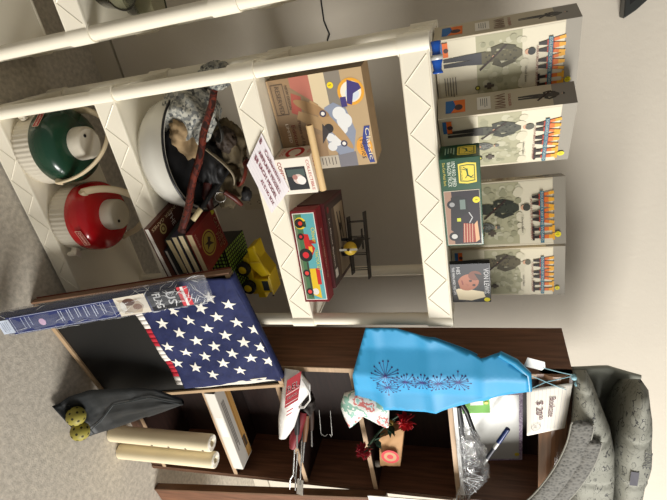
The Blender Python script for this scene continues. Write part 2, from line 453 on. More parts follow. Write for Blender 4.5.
# ================================================================== ENAMEL BASIN AND ITS CONTENTS
EN = mat((226, 224, 214), .18, .02, 5, coat=.5)
PX, PY, PZ = .268, .172, ZS[2]+.002
t = thing('enamel_basin', 'large white enamel basin with a black rim on the middle shelf, full of gear', 'basin', (PX, PY, PZ))
B().lathe([(.145, 0), (.165, .006), (.182, .03), (.194, .075), (.199, .125), (.205, .131), (.203, .134), (.194, .131), (.188, .08), (.176, .035), (.15, .01), (.001, .008)], 72, EN, cap1=False).build('bowl', None, t)
B().tube([(.206*cos(a), .206*sin(a), .132) for a in [2*pi*i/72 for i in range(72)]], .0042, mat((24, 24, 26), .3), 8, True).build('rim', None, t)
CAMO = mixmat('grey_digital_camouflage', [(82, 84, 84), (150, 150, 142), (112, 114, 112), (176, 174, 162), (128, 128, 122)], 120, 'cell', .85, pos=[0, .2, .42, .6, .8])
TAN = mat((150, 126, 92), .85, .15, 30, bump=.3)
OLIVE = mat((94, 82, 60), .85, .2, 25, bump=.3)
BRL = mat((82, 30, 22), .45, .3, 20, bump=.2)
# liner under everything so cloth has a bed: dark cloth
b = B().blob((.292, .185, .655), (.155, .15, .05), .1, 3, 3, 4, mat((16, 15, 17), .9, .2, 30)); one(b, 'black_jacket', 'black cloth lying in the middle of the white basin', 'jacket')
t = thing('camouflage_jacket', 'grey digital camouflage jacket wadded against the left side of the basin', 'jacket', (.135, .21, .69))
B().blob((.140, .165, .712), (.085, .09, .080), .24, 1.25, 6, 5, CAMO, .5, 1.0, .2).build('body', None, t, world=True)
B().blob((.04, .24, .80), (.04, .06, .05), .22, 3, 8, 4, CAMO).build('sleeve', None, t, world=True)
b = B().blob((.205, .120, .702), (.072, .055, .034), .3, 1.8, 11, 4, TAN, .6); one(b, 'tan_pouch', 'tan cloth pouch at the front of the basin below the camouflage jacket', 'pouch')
b = B().blob((.275, .25, .765), (.085, .06, .055), .25, 1.8, 14, 4, OLIVE, .3); one(b, 'olive_pouch', 'olive brown cloth bag heaped at the back of the basin', 'pouch')
b = B().blob((.40, .20, .745), (.075, .055, .048), .28, 1.9, 17, 4, OLIVE, -.4); one(b, 'tan_holster', 'tan fabric bag heaped at the right side of the basin', 'pouch')
b = B().blob((.435, .225, .73), (.05, .035, .028), .2, 3, 19, 4, BRL, -.6); one(b, 'leather_holster', 'dark red brown leather holster under the tan bag in the basin', 'holster')
# rods
P, Q = Vector((.070, .125, .842)), Vector((.468, -.05, .681))
b = B().tube([P.lerp(Q, i/10) + Vector((0, 0, .004*sin(i*1.7))) for i in range(11)], [.011, .0115, .012, .012, .0115, .0125, .012, .012, .0125, .013, .012], mixmat('mottled_rod', [(36, 16, 13), (92, 34, 23), (66, 25, 19), (108, 44, 30), (44, 20, 15)], 28, 'noise', .4), 12)
b.tube([P.lerp(Q, t_) for t_ in (.985, 1.012)], .0125, mat((60, 24, 18), .5), 12)
one(b, 'wooden_rod', 'long red brown wooden rod lying across the white basin', 'rod')
t = thing('walking_stick', 'thin black stick with a cream end lying beside the red brown rod', 'stick', (.44, 0, .70))
P, Q = Vector((.34, .17, .79)), Vector((.447, -.012, .708))
B().tube([P, P.lerp(Q, .5), P.lerp(Q, .8)], .0085, BLACK, 10).build('shaft', None, t, True)
B().tube([P.lerp(Q, .8), Q.lerp(P, .0), Q], .0095, mat((214, 196, 150), .5), 10).build('handle', None, t, True)
b = B().blob((.315, .14, .735), (.075, .04, .045), .25, 1.8, 41, 4, mat((20, 19, 20), .6, .2, 20), -.3); one(b, 'black_holster', 'large black pouch in the middle of the basin beside the red brown rod', 'pouch')
b = B().blob((.245, .20, .79), (.04, .035, .03), .3, 2, 43, 4, mat((52, 40, 30), .7, .3, 25), .4); one(b, 'brown_glove', 'dark brown leather glove behind the rod at the top of the basin heap', 'glove')
b = B().tube([(.36, .10, .735), (.40, .085, .725), (.455, .10, .715)], [.016, .018, .012], mat((60, 22, 18), .45, .3, 25), 12); one(b, 'leather_sheath', 'short dark brown leather sheath at the right edge of the basin', 'sheath')
b = B().tube([(.405, .12, .775), (.44, .135, .80), (.475, .165, .80)], [.009, .01, .008], mat((88, 34, 24), .45, .3, 25), 10); one(b, 'leather_strap', 'red brown leather strap end pointing up at the right of the basin heap', 'strap')
# straps and belts
def strap(pts, w, mt, name, label, cat, loops=0):
    pts = [Vector(p) for p in pts]; b = B(); fine = []
    for i in range(len(pts)-1):
        p0 = pts[max(i-1, 0)]; p1 = pts[i]; p2 = pts[i+1]; p3 = pts[min(i+2, len(pts)-1)]
        for j in range(8):
            u = j/8; fine.append(.5*((2*p1)+(p2-p0)*u+(2*p0-5*p1+4*p2-p3)*u*u+(-p0+3*p1-3*p2+p3)*u**3))
    fine.append(pts[-1]); b.tube(fine, w, mt, 8, flat=.3); return one(b, name, label, cat)
strap([(.16, .16, .80), (.20, .13, .825), (.235, .15, .80), (.21, .19, .75), (.19, .13, .735), (.225, .10, .715)], .011, mat((40, 38, 34), .7), 'web_belt', 'dark webbing belt looped over the red brown rod in the basin', 'belt')
strap([(.25, .12, .755), (.31, .13, .80), (.36, .15, .81), (.41, .17, .785), (.45, .16, .745)], .008, mat((146, 134, 112), .8), 'canvas_strap', 'pale canvas strap curling over the right of the basin', 'strap')
strap([(.33, .19, .845), (.355, .17, .85), (.385, .16, .835), (.405, .18, .81), (.40, .2, .78)], .012, mat((96, 36, 24), .45, .2, 20), 'leather_belt', 'brown leather belt with brass buckle on top of the tan bag', 'belt')
b = B().tube([(.425+.018*cos(a), .125+.008*sin(a), .75+.017*sin(a)) for a in [2*pi*i/24 for i in range(24)]], .0025, mat((150, 146, 140), .3, metal=.8), 8, True)
one(b, 'metal_ring', 'thin metal ring hanging at the right side of the basin', 'ring')
b = B().blob((.462, .235, .79), (.026, .02, .022), .2, 3, 23, 3, mat((28, 26, 26), .6)); one(b, 'black_pouch', 'small black pouch at the rightmost tip of the basin heap', 'pouch')
b = B().tube([(.345, .245, .82), (.36, .235, .845), (.372, .225, .862)], [.016, .017, .015], mat((92, 28, 22), .45, .2, 20), 12); one(b, 'leather_case', 'small dark red leather case standing up behind the tan bag', 'case')

# ================================================================== BOOKS
def book(x, y, z, w, d, h, yaw, cov, pages, label, group='books stacked right of the basin', pr=None, hard=.002):
    t = thing('book', label, 'book', (x, y, z), yaw, group)
    cm = mat(cov, .4, .06, 20)
    c = B(); c.box(0, w, 0, d, 0, hard); c.box(0, w, 0, d, h-hard, h); c.box(0, hard, 0, d, hard, h-hard); cv = c.build('cover', cm, t)
    B().box(hard, w-.003, .003, d-.003, hard, h-hard, mat(pages, .85, .12, 3, stretch=(1, 1, 200))).build('pages', None, t)
    if pr:
        p = Print((0, 0, h), (1, 0, 0), (0, 1, 0), (0, 0, 1), w, d); pr(p); p.build('cover_print', cv)
    return t
ZB = ZS[2]+.003
def pr_brown(p):
    p.rect(.03, .03, .4, .97, (84, 40, 26)); p.ell(.17, .30, .075, (188, 170, 110)); p.ell(.17, .30, .05, (84, 40, 26)); p.ell(.17, .30, .03, (188, 170, 110))
    p.text('THE', .06, .55, .022, (225, 215, 205), .05); p.text('HUNGER GAMES', .04, .93, .012, (214, 190, 150), .19, rot=-pi/2)
book(.437, -.085, ZB, .245, .215, .020, .13, (84, 40, 26), (214, 210, 200), 'wide brown paperback with a ring emblem, lowest of the book stack', pr=pr_brown)
book(.535, -.055, ZB+.0205, .115, .14, .015, .16, (40, 40, 44), (206, 200, 188), 'thin dark book with pale pages, second from the bottom of the stack')
book(.497, -.050, ZB+.036, .155, .15, .025, .19, (30, 40, 38), (214, 196, 150), 'thick dark book with cream pages in the middle of the stack')
book(.489, -.048, ZB+.0615, .158, .155, .024, .14, (46, 42, 60), (226, 208, 164), 'cream-paged book second from the top of the stack')
book(.486, -.046, ZB+.086, .160, .15, .024, .17, (24, 22, 24), (232, 216, 176), 'cream-paged book right under the red book')
def pr_red(p):
    p.ell(.5, .40, .28, (186, 160, 60)); p.ell(.5, .40, .25, (92, 22, 20)); p.ell(.5, .40, .22, (164, 142, 54))
    p.poly([(.36, .42), (.44, .52), (.5, .45), (.62, .55), (.56, .40), (.60, .26), (.50, .33), (.44, .24), (.45, .37)], (46, 20, 16))
    p.text('CATCHING', .20, .84, .017, (226, 200, 150), .118, bold=.0006); p.text('FIRE', .52, .72, .017, (226, 200, 150), .058, bold=.0006)
    p.text('SUZANNE', .06, .05, .010, (200, 150, 130), .055, rot=0)
    p.rect(.02, .86, .12, .97, (206, 200, 40))
book(.490, -.035, ZB+.1105, .166, .172, .026, .155, (128, 30, 26), (222, 204, 160), 'dark red book with a gold bird disc, topmost of the stack', pr=pr_red)

# checkered box and toy truck behind the books
LX, LY = .648, .15
CHK = bpy.data.materials.new('lime_checker'); CHK.use_nodes = True
nt = CHK.node_tree; tc = nt.nodes.new('ShaderNodeTexCoord'); ck = nt.nodes.new('ShaderNodeTexBrick')
ck.offset = 0; ck.inputs['Scale'].default_value = 1; ck.inputs['Brick Width'].default_value = .0155; ck.inputs['Row Height'].default_value = .0155; ck.inputs['Mortar Size'].default_value = .0030; ck.inputs['Mortar Smooth'].default_value = 0
ck.inputs['Color1'].default_value = (*lin((176, 214, 90)), 1); ck.inputs['Color2'].default_value = (*lin((150, 190, 74)), 1); ck.inputs['Mortar'].default_value = (*lin((22, 26, 14)), 1)
mp = nt.nodes.new('ShaderNodeMapping'); mp.inputs['Rotation'].default_value = (-pi/2, 0, 0)
nt.links.new(tc.outputs['Object'], mp.inputs[0]); nt.links.new(mp.outputs[0], ck.inputs[0]); nt.links.new(ck.outputs[0], nt.nodes['Principled BSDF'].inputs['Base Color'])
CHT = CHK.copy(); CHT.name = 'lime_checker_lid'; CHT.node_tree.nodes['Mapping'].inputs['Rotation'].default_value = (0, 0, 0)
t = thing('checkered_box', 'black and lime green checkered box under the yellow toy truck', 'box', (LX, LY, ZB-.001))
B().box(0, .205, 0, .17, 0, .118, CHK).build('body', None, t, bevel=.001)
B().box(-.001, .206, -.001, .171, .114, .121, CHT).build('lid', None, t)

YEL = mat((240, 204, 30), .35, .05, 20); TYR = mat((26, 26, 26), .7)
t = thing('toy_dump_truck', 'bright yellow toy dump truck with black tyres on the white shelf', 'toy truck', (LX+.09, .215, ZB+.121))
def wheel(x, y, r, w):
    o = B().lathe([(r*.55, 0), (r*.92, 0), (r, .004), (r, w-.004), (r*.92, w), (r*.55, w)], 24, TYR, Matrix.Translation((x, y, r)) @ Matrix.Rotation(pi/2, 4, 'X')).build('wheel', None, t)
    B().lathe([(r*.56, -.001), (r*.5, -.004), (.002, -.004)], 20, YEL, Matrix.Translation((x, y-w, r)) @ Matrix.Rotation(-pi/2, 4, 'X'), cap0=False).build('hub', None, o)
for x in (.02, .105):
    wheel(x, -.01, .029, .024); wheel(x, .085, .029, .024)
B().box(-.02, .15, -.008, .06, .028, .052, YEL).build('chassis', None, t, bevel=.004)
b = B(); b.box(.075, .14, -.012, .064, .052, .118, YEL); b.box(.14, .168, -.008, .060, .05, .085, YEL); b.box(.060, .15, -.016, .068, .118, .126, YEL); cab = b.build('cab', None, t, bevel=.004)
b = B(); b.box(.085, .130, -.0128, -.0122, .085, .112, mat((60, 66, 70), .2)); b.box(.1402, .1408, 0, .052, .088, .112, mat((60, 66, 70), .2)); b.build('window', None, cab)
b = B(); b.box(.150, .1685, .0, .052, .058, .064, BLACK); b.box(.152, .158, -.012, -.007, .115, .122, mat((40, 40, 40))); b.build('grille', None, cab)
b = B(); ppts = [(-.062, .060), (.02, .052), (.068, .088), (.060, .132), (-.01, .098), (-.075, .094)]
b.prism(ppts, .076, YEL, Matrix.Translation((0, .066, 0)) @ Matrix.Rotation(pi/2, 4, 'X'))
b.build('dump_bed', None, t, bevel=.005)
b = B(); b.bar((-.06, -.011, .088), (.058, -.011, .120), .004, .007, mat((240, 205, 60), .4)); b.bar((.0, -.011, .06), (.0, -.011, .098), .004, .006, mat((240, 205, 60), .4)); b.build('bed_rib', None, t)

# wall outlet behind
t = thing('wall_outlet', 'beige electrical outlet plate low on the wall behind the shelving', 'outlet', (.665, .676, .56))
B().box(-.038, .038, -.006, 0, -.03, .085, mat((196, 186, 166), .5)).build('plate', None, t, bevel=.002)
b = B()
for zz in (.0, .05):
    for xx in (-.008, .008): b.box(xx-.0012, xx+.0012, -.0066, -.005, zz, zz+.009, mat((50, 44, 40), .6))
    b.box(-.002, .002, -.0066, -.005, zz-.008, zz-.004, mat((50, 44, 40), .6))
b.build('socket_slots', None, t)

# ================================================================== SECOND SHELF
Z2 = ZS[1]+.003
# model aeroplane box
t = thing('model_plane_box', 'large kraft cardboard box printed with a tan aeroplane, on the shelf under the top', 'box', (.062, .066, Z2), .10)
w, h, d = .288, .287, .10
bb = B().box(0, w, 0, d, 0, h, KRAFT).build('carton', None, t, bevel=.002)
p = Print((0, 0, 0), (1, 0, 0), (0, 0, 1), (0, -1, 0), w, h)
p.rect(.0, .02, 1, .5, (150, 122, 90)); p.rect(0, .25, .45, .46, (178, 108, 92)); p.rect(0, .46, .55, .62, (214, 196, 160)); p.rect(0, .62, .58, .78, (132, 124, 112)); p.rect(0, .78, 1, 1, (184, 158, 120))
p.poly([(.0, .02), (.46, .02), (.62, .46), (.3, .5), (.1, .25)], (140, 116, 88))
p.poly([(.15, .24), (.35, .2), (.4, .3), (.2, .34)], (166, 84, 70))
p.rect(.86, .34, 1.0, .60, (186, 176, 158)); p.bars(.88, .36, .98, .58, 6, (90, 80, 76), .0025); p.rect(.84, .60, 1.0, .80, (120, 118, 124))
p.poly([(.34, .56), (.5, .5), (.72, .52), (.86, .62), (.84, .78), (.62, .84), (.38, .78), (.3, .66)], (138, 146, 164))
for cx_, cy_, r_ in ((.42, .7, .07), (.5, .74, .08), (.58, .7, .06), (.7, .62, .06), (.76, .56, .05), (.66, .56, .045)): p.ell(cx_, cy_, r_, (224, 224, 222))
p.poly([(.30, .36), (.36, .33), (.58, .50), (.56, .56)], (150, 120, 84))
p.poly([(.34, .28), (.42, .24), (.58, .48), (.52, .54), (.44, .5)], (166, 136, 96))
p.ell(.53, .60, .33, (176, 142, 98), .052, 28, -.55+pi*0.0+1.12); p.ell(.33, .42, .2, (158, 124, 84), .05, 28, 1.05)
for cx_, cy_ in ((.40, .53), (.74, .69)): p.ell(cx_, cy_, .036, (60, 56, 80)); p.ell(cx_, cy_, .02, (232, 228, 220))
p.ell(.56, .56, .05, (44, 40, 40)); p.poly([(.5, .5), (.72, .46), (.6, .56)], (60, 54, 54))
p.ell(.22, .86, .135, (226, 162, 48)); p.ell(.22, .86, .105, (236, 226, 206)); p.ell(.24, .87, .07, (206, 214, 226)); p.poly([(.10, .84), (.33, .80), (.35, .85), (.24, .88), (.2, .97), (.15, .95)], (62, 52, 116)); p.rect(.26, .74, .36, .80, (62, 52, 116))
p.ell(.13, .665, .032, (244, 214, 20)); p.text('5', .12, .645, .009, (60, 50, 20))
p.ell(.80, .90, .11, (226, 160, 60), .085); p.poly([(.58, .93), (.76, .88), (.98, .93), (.98, .985), (.78, .94), (.58, .99)], (52, 66, 136)); p.text('Classic', .60, .935, .013, (230, 220, 190), .10); p.text('Planes', .72, .86, .018, (60, 44, 40), .06)
p.line([(.05, .04), (.05, .17), (.36, .17), (.36, .04), (.05, .04)], .002, (84, 70, 60)); p.text('RESERVED', .07, .08, .014, (84, 70, 60), .082); p.text('NEW DESIGN', .07, .19, .008, (84, 70, 60), .07)
p.text('LIMITED', .46, .1, .009, (232, 220, 200), .06); p.text('Edition', .48, .16, .012, (120, 40, 36), .07); p.text('Planes of Fame', .44, .24, .010, (80, 50, 40), .1)
p.build('front_print', bb)
p = Print((w, 0, 0), (0, 1, 0), (0, 0, 1), (1, 0, 0), d, h); p.rect(.1, .1, .9, .9, (168, 140, 104)); p.build('side_print', bb)
p = Print((0, d, 0), (0, -1, 0), (0, 0, 1), (-1, 0, 0), d, h); p.rect(0, 0, 1, 1, (110, 90, 64)); p.rect(.2, .3, .5, .6, (60, 60, 90)); p.build('side_print', bb)

# mug box
t = thing('mug_box', 'small white box with red horseshoe print and a photo window', 'box', (.276, -.004, Z2), .13)
w, h, d = .120, .112, .080
bb = B().box(0, w, 0, d, 0, h, mat((234, 226, 212), .5)).build('carton', None, t, bevel=.0015)
p = Print((0, 0, 0), (1, 0, 0), (0, 0, 1), (0, -1, 0), w, h); p.rect(.24, .22, .88, .80, (34, 36, 40)); p.rect(.30, .26, .50, .76, (70, 84, 80)); p.ell(.58, .55, .14, (210, 190, 180)); p.ell(.62, .62, .12, (234, 226, 220)); p.ell(.52, .46, .07, (170, 120, 110))
p.text('COFFEE MUG', .08, .06, .012, (186, 42, 42), .10, bold=.0004); p.text('COLLECTIBLE', .08, .87, .009, (186, 42, 42), .10); p.build('front_print', bb)
p = Print((0, d, 0), (0, -1, 0), (0, 0, 1), (-1, 0, 0), d, h); p.rect(0, 0, 1, 1, (206, 190, 170))
arc = lambda r, a0, a1: [(.5+r*cos(a), .5+r*.62*sin(a)) for a in [a0+(a1-a0)*i/16 for i in range(17)]]
p.line(arc(.36, .5, 2*pi-.5), .011, (190, 40, 38)); p.text('MUG', .18, .08, .013, (190, 40, 38), .045); p.text('USA', .30, .86, .010, (190, 40, 38), .03); p.build('side_print', bb)
p = Print((0, 0, h), (1, 0, 0), (0, 1, 0), (0, 0, 1), w, d); p.text('MUG WARMER', .08, .25, .03, (196, 54, 48), .105); p.build('top_print', bb)
# rolling pin like tube on top
t = thing('cardboard_tube', 'pale rolled tube lying on top of the small white and red box', 'tube', (.29, .02, Z2+.113))
P, Q = Vector((.207, .012, Z2+.126)), Vector((.402, .035, Z2+.1285))
P, Q = Vector((.192, .020, Z2+.1235)), Vector((.395, .028, Z2+.1235))
k = B(); k.tube([P, P.lerp(Q, .5), Q], .0105, mat((222, 190, 138), .6, .08, 12), 20); k.build('roll', None, t, True)
dr = (P-Q).normalized(); k = B().tube([P+dr*.0003, P+dr*.0012], .0072, mat((120, 90, 60), .8), 16); k.build('open_end', None, t, True)

# index card price note
t = thing('price_card', 'white lined card with red handwriting on the second shelf edge', 'card', (.32, -.004, 1.0))
cc = [Vector((.193, -.0035, 1.024)), Vector((.284, -.0045, .951)), Vector((.447, -.004, .991)), Vector((.376, .004, 1.066))]
A = (cc[2]-cc[1]); wA = A.length; A.normalize(); U = (cc[0]-cc[1]); U = (U - A*U.dot(A)*0); hU = U.length; U.normalize(); N = A.cross(U)
if N.y > 0: N = -N
k = B(); k.add([c for c in cc] + [c - N*.0008 for c in cc], [(0, 1, 2, 3), (7, 6, 5, 4), (0, 4, 5, 1), (1, 5, 6, 2), (2, 6, 7, 3), (3, 7, 4, 0)], mat((236, 230, 232), .7)); k.build('card', None, t, True)
Wd = (cc[2]-cc[1]+cc[3]-cc[0])/2; wA = Wd.length; Wd.normalize(); Hd = (cc[0]-cc[1]).normalized(); hU = (cc[0]-cc[1]).length
p = Print(cc[1]+N*.0012+Vector((0, -.0015, 0)), Wd, Hd, N, wA, hU)
for i in range(9): p.line([(.02, .1*(i+1)), (.98, .1*(i+1))], .0006, (206, 200, 214))
RI = (150, 30, 60)
p.text('8', .03, .80, .016, RI, bold=.0006); p.text('Collection', .22, .80, .012, RI, .105, bold=.0005); p.text('AIRPLANE MODELS', .12, .60, .012, RI, .140, bold=.0005); p.text('EACH MODEL', .24, .40, .012, RI, .115, bold=.0005); p.text('$8', .08, .38, .014, RI, .02, bold=.0005); p.text('AS IS NO BOX', .42, .20, .011, RI, .085, bold=.0005)
p.build('handwriting', t, True)

# toy tractor box
t = thing('toy_tractor_box', 'long red box printed with a red tractor and yellow wagon', 'box', (.455, .020, Z2), -.15)
w, h, d = .318, .086, .056
MAR = mat((116, 20, 30), .4, .05, 10)
bb = B().box(0, w, 0, d, 0, h, MAR).build('carton', None, t, bevel=.001)
p = Print((0, 0, 0), (1, 0, 0), (0, 0, 1), (0, -1, 0), w, h)
p.rect(.025, .07, .975, .93, (240, 236, 226)); p.rect(.033, .10, .967, .90, (98, 176, 182)); p.rect(.033, .10, .967, .42, (74, 118, 78)); p.rect(.033, .10, .967, .2, (112, 128, 96))
p.ell(.13, .34, .062, (240, 206, 40)); p.ell(.13, .30, .05, (30, 30, 28)); p.ell(.13, .34, .022, (232, 60, 40)); p.rect(.11, .44, .17, .56, (30, 60, 40))
p.poly([(.24, .36), (.47, .40), (.48, .62), (.40, .78), (.34, .62), (.25, .58)], (204, 36, 34)); p.rect(.38, .52, .44, .66, (240, 190, 60)); p.rect(.31, .58, .35, .84, (170, 30, 30))
p.ell(.47, .36, .072, (34, 34, 34)); p.ell(.47, .36, .034, (222, 40, 50)); p.ell(.27, .28, .036, (34, 34, 34)); p.ell(.27, .28, .016, (222, 40, 50))
p.rect(.55, .34, .94, .40, (60, 60, 56)); p.poly([(.62, .42), (.92, .42), (.96, .74), (.62, .70)], (238, 198, 40)); p.rect(.62, .66, .80, .82, (206, 44, 38)); p.ell(.88, .52, .036, (236, 232, 226))
for x_ in (.67, .88): p.ell(x_, .28, .04, (34, 34, 34)); p.ell(x_, .28, .022, (236, 70, 64))
p.text('Oliver', .18, .72, .013, (236, 220, 80), .05); p.text('TRACTOR SET', .42, .74, .011, (236, 220, 80), .07); p.build('front_print', bb)
p = Print((0, 0, h), (1, 0, 0), (0, 1, 0), (0, 0, 1), w, d); p.text('Die-Cast Metal Farm Toy', .22, .4, .012, (214, 170, 150), .17); p.rect(0, 0, 1, .06, (150, 40, 48)); p.build('top_print', bb)

# maroon biplane box behind
t = thing('biplane_box', 'dark maroon box with a sepia photo lid behind the tractor box', 'box', (.464, .088, Z2), -.17)
w, h, d = .300, .094, .225
DM = mat((70, 24, 26), .4, .05, 10)
bb = B().box(0, w, 0, d, 0, h, DM).build('carton', None, t, bevel=.0015)
p = Print((0, 0, 0), (1, 0, 0), (0, 0, 1), (0, -1, 0), w, h); p.poly([(.04, .5), (.12, .86), (.26, .8), (.3, .52), (.16, .42)], (42, 70, 150)); p.text('Wings', .07, .55, .022, (226, 226, 232), .055); p.text("Western's Roaring Fighter", .32, .52, .020, (214, 196, 180), .19); p.build('front_print', bb)
p = Print((0, 0, h), (1, 0, 0), (0, 1, 0), (0, 0, 1), w, d); p.rect(.04, .05, .97, .95, (66, 52, 46)); p.rect(.12, .30, .95, .93, (168, 148, 122)); p.poly([(.12, .30), (.95, .30), (.95, .42), (.5, .5), (.12, .44)], (96, 78, 62))
p.poly([(.2, .55), (.55, .62), (.55, .67), (.2, .60)], (52, 42, 38)); p.poly([(.22, .7), (.56, .76), (.56, .80), (.22, .75)], (52, 42, 38)); p.ell(.40, .66, .05, (44, 36, 34)); p.ell(.70, .58, .06, (78, 62, 50)); p.text('Lt. Elliott Biplane', .20, .12, .012, (214, 200, 186), .17); p.rect(.80, .1, .9, .24, (200, 190, 176)); p.ell(.1, .14, .04, (120, 40, 40)); p.build('top_print', bb)

# model biplane on the box
t = thing('model_biplane', 'small dark model biplane with a yellow nose on the maroon box', 'model plane', (.690, .225, Z2+h+.001), -.30)
t.scale = (1.25, 1.25, 1.25)
DK = mat((44, 38, 34), .5, .2, 20)
b = B().tube([(0, .10, .030), (0, .07, .030), (0, .0, .032), (0, -.045, .032), (0, -.058, .032)], [.006, .010, .016, .019, .018], DK, 14); b.build('fuselage', None, t)
B().box(-.098, .098, -.035, .0, .070, .0735, DK).build('upper_wing', None, t, bevel=.0012); B().box(-.085, .085, -.030, .004, .020, .0235, DK).build('lower_wing', None, t, bevel=.0012)
for x in (-.07, -.025, .025, .07):
    for y in (-.028, -.004): B().tube([(x, y, .023), (x, y, .071)], .0014, DK, 6).build('wing_strut', None, t)
b = B().lathe([(.0195, 0), (.0195, .006), (.013, .016), (.004, .02)], 20, mat((226, 190, 60), .4), Matrix.Translation((0, -.056, .032)) @ Matrix.Rotation(pi/2, 4, 'X')); nose = b.build('nose_cowl', None, t)
b = B(); b.bar((-.0, -.078, .006), (0, -.078, .058), .006, .0015, mat((190, 186, 170), .4), (0, 1, 0)); b.lathe([(.004, 0), (.004, .008)], 10, DK, Matrix.Translation((0, -.074, .032)) @ Matrix.Rotation(pi/2, 4, 'X')); b.build('propeller', None, t)
for x in (-.022, .022):
    B().lathe([(.010, 0), (.010, .006)], 16, BLACK, Matrix.Translation((x-.003, -.03, .010)) @ Matrix.Rotation(pi/2, 4, 'Y')).build('wheel', None, t)
b = B()
for x in (-.022, .022): b.tube([(x, -.03, .010), (x*.5, -.025, .024)], .0016, DK, 6)
b.build('landing_gear', None, t)
b = B(); b.box(-.032, .032, .088, .104, .030, .032, DK); b.box(-.001, .001, .085, .105, .03, .054, DK); b.tube([(0, .1, .002), (0, .095, .03)], .002, DK, 6); b.build('tail', None, t)

# ================================================================== TOP SHELF
Z1 = ZS[0]+.003
BOXC = mat((206, 196, 172), .5, .03, 8); GREYB = mat((138, 132, 122), .5)
def soldier(p, x, s, y0, uni, dark, helm, rifle=True):
    """standing soldier print; x centre, s scale of height (fraction of face height), y0 feet"""
    k = lambda a, c: (x + a*.72*s*p.h/p.w, y0 + c*s)
    p.poly([k(-.075, .0), k(-.02, .0), k(-.005, .28), k(.01, .45), k(-.10, .47), k(-.095, .25)], dark)
    p.poly([k(.01, .0), k(.07, .0), k(.075, .25), k(.10, .46), k(-.005, .46)], dark)
    p.poly([k(-.10, .42), k(.09, .42), k(.07, .57), k(.10, .78), k(.035, .85), k(-.045, .85), k(-.105, .78), k(-.075, .57)], uni)
    ar = tuple(int(v*.82) for v in uni); p.poly([k(-.125, .79), k(-.19, .64), k(-.15, .52), k(-.03, .53), k(-.03, .57), k(-.12, .58), k(-.08, .74)], ar)
    p.poly([k(.12, .79), k(.19, .64), k(.12, .53), k(.02, .56), k(.03, .6), k(.12, .63), k(.075, .74)], ar)
    for i in range(22):
        a, c = random.uniform(-.085, .08), random.uniform(.46, .8); q_ = random.choice((.6, .72, 1.25)); p.ell(*k(a, c), .022*s, tuple(int(v*q_) for v in uni), n=7)
    p.ell(*k(-.01, .545), .018, (196, 150, 120), n=10)
    p.ell(*k(0, .905), .058*s, (206, 160, 130), n=16); p.ell(*k(0, .945), .08*s, helm, n=18)
    p.rect(k(-.05, .925)[0], k(0, .925)[1], k(.05, .925)[0], k(0, .945)[1], helm)
    if rifle: p.line([k(-.16, .68), k(.0, .55), k(.18, .40)], .005, (52, 36, 28))
def wwii(p, x0, x1, y, hh):
    """big brush-stroke letters: black feet, red middle, yellow tops, under a teal band"""
    lay = ((0, .34, (36, 26, 22)), (.34, .62, (170, 58, 34)), (.62, .82, (214, 110, 40)), (.82, 1.0, (226, 164, 44)))
    def stroke(xa, xb, wd):
        for a, b_, c in lay:
            p.line([(x0+(x1-x0)*(xa+(xb-xa)*a), y+hh*a), (x0+(x1-x0)*(xa+(xb-xa)*b_), y+hh*b_)], wd*(.8 if a == 0 else 1), c)
    wd = (x1-x0)*p.w*.062
    for o_ in (0, .33):
        stroke(o_+.07, o_+.0, wd); stroke(o_+.07, o_+.14, wd); stroke(o_+.20, o_+.14, wd); stroke(o_+.20, o_+.28, wd)
    for o_ in (.74, .90):
        stroke(o_, o_, wd*1.25)
        p.line([(x0+(x1-x0)*(o_-.06), y), (x0+(x1-x0)*(o_+.06), y)], wd*.7, (36, 26, 22)); p.line([(x0+(x1-x0)*(o_-.06), y+hh), (x0+(x1-x0)*(o_+.06), y+hh)], wd*.7, (226, 164, 44))
    p.rect(x0-.03, y+hh*.36, x1+.02, y+hh*.54, (48, 104, 124)); p.text('SOLDIERS OF THE WORLD', x0-.02, y+hh*.40, hh*p.h*.10, (214, 216, 206), (x1-x0)*p.w*1.02, bold=.0003)
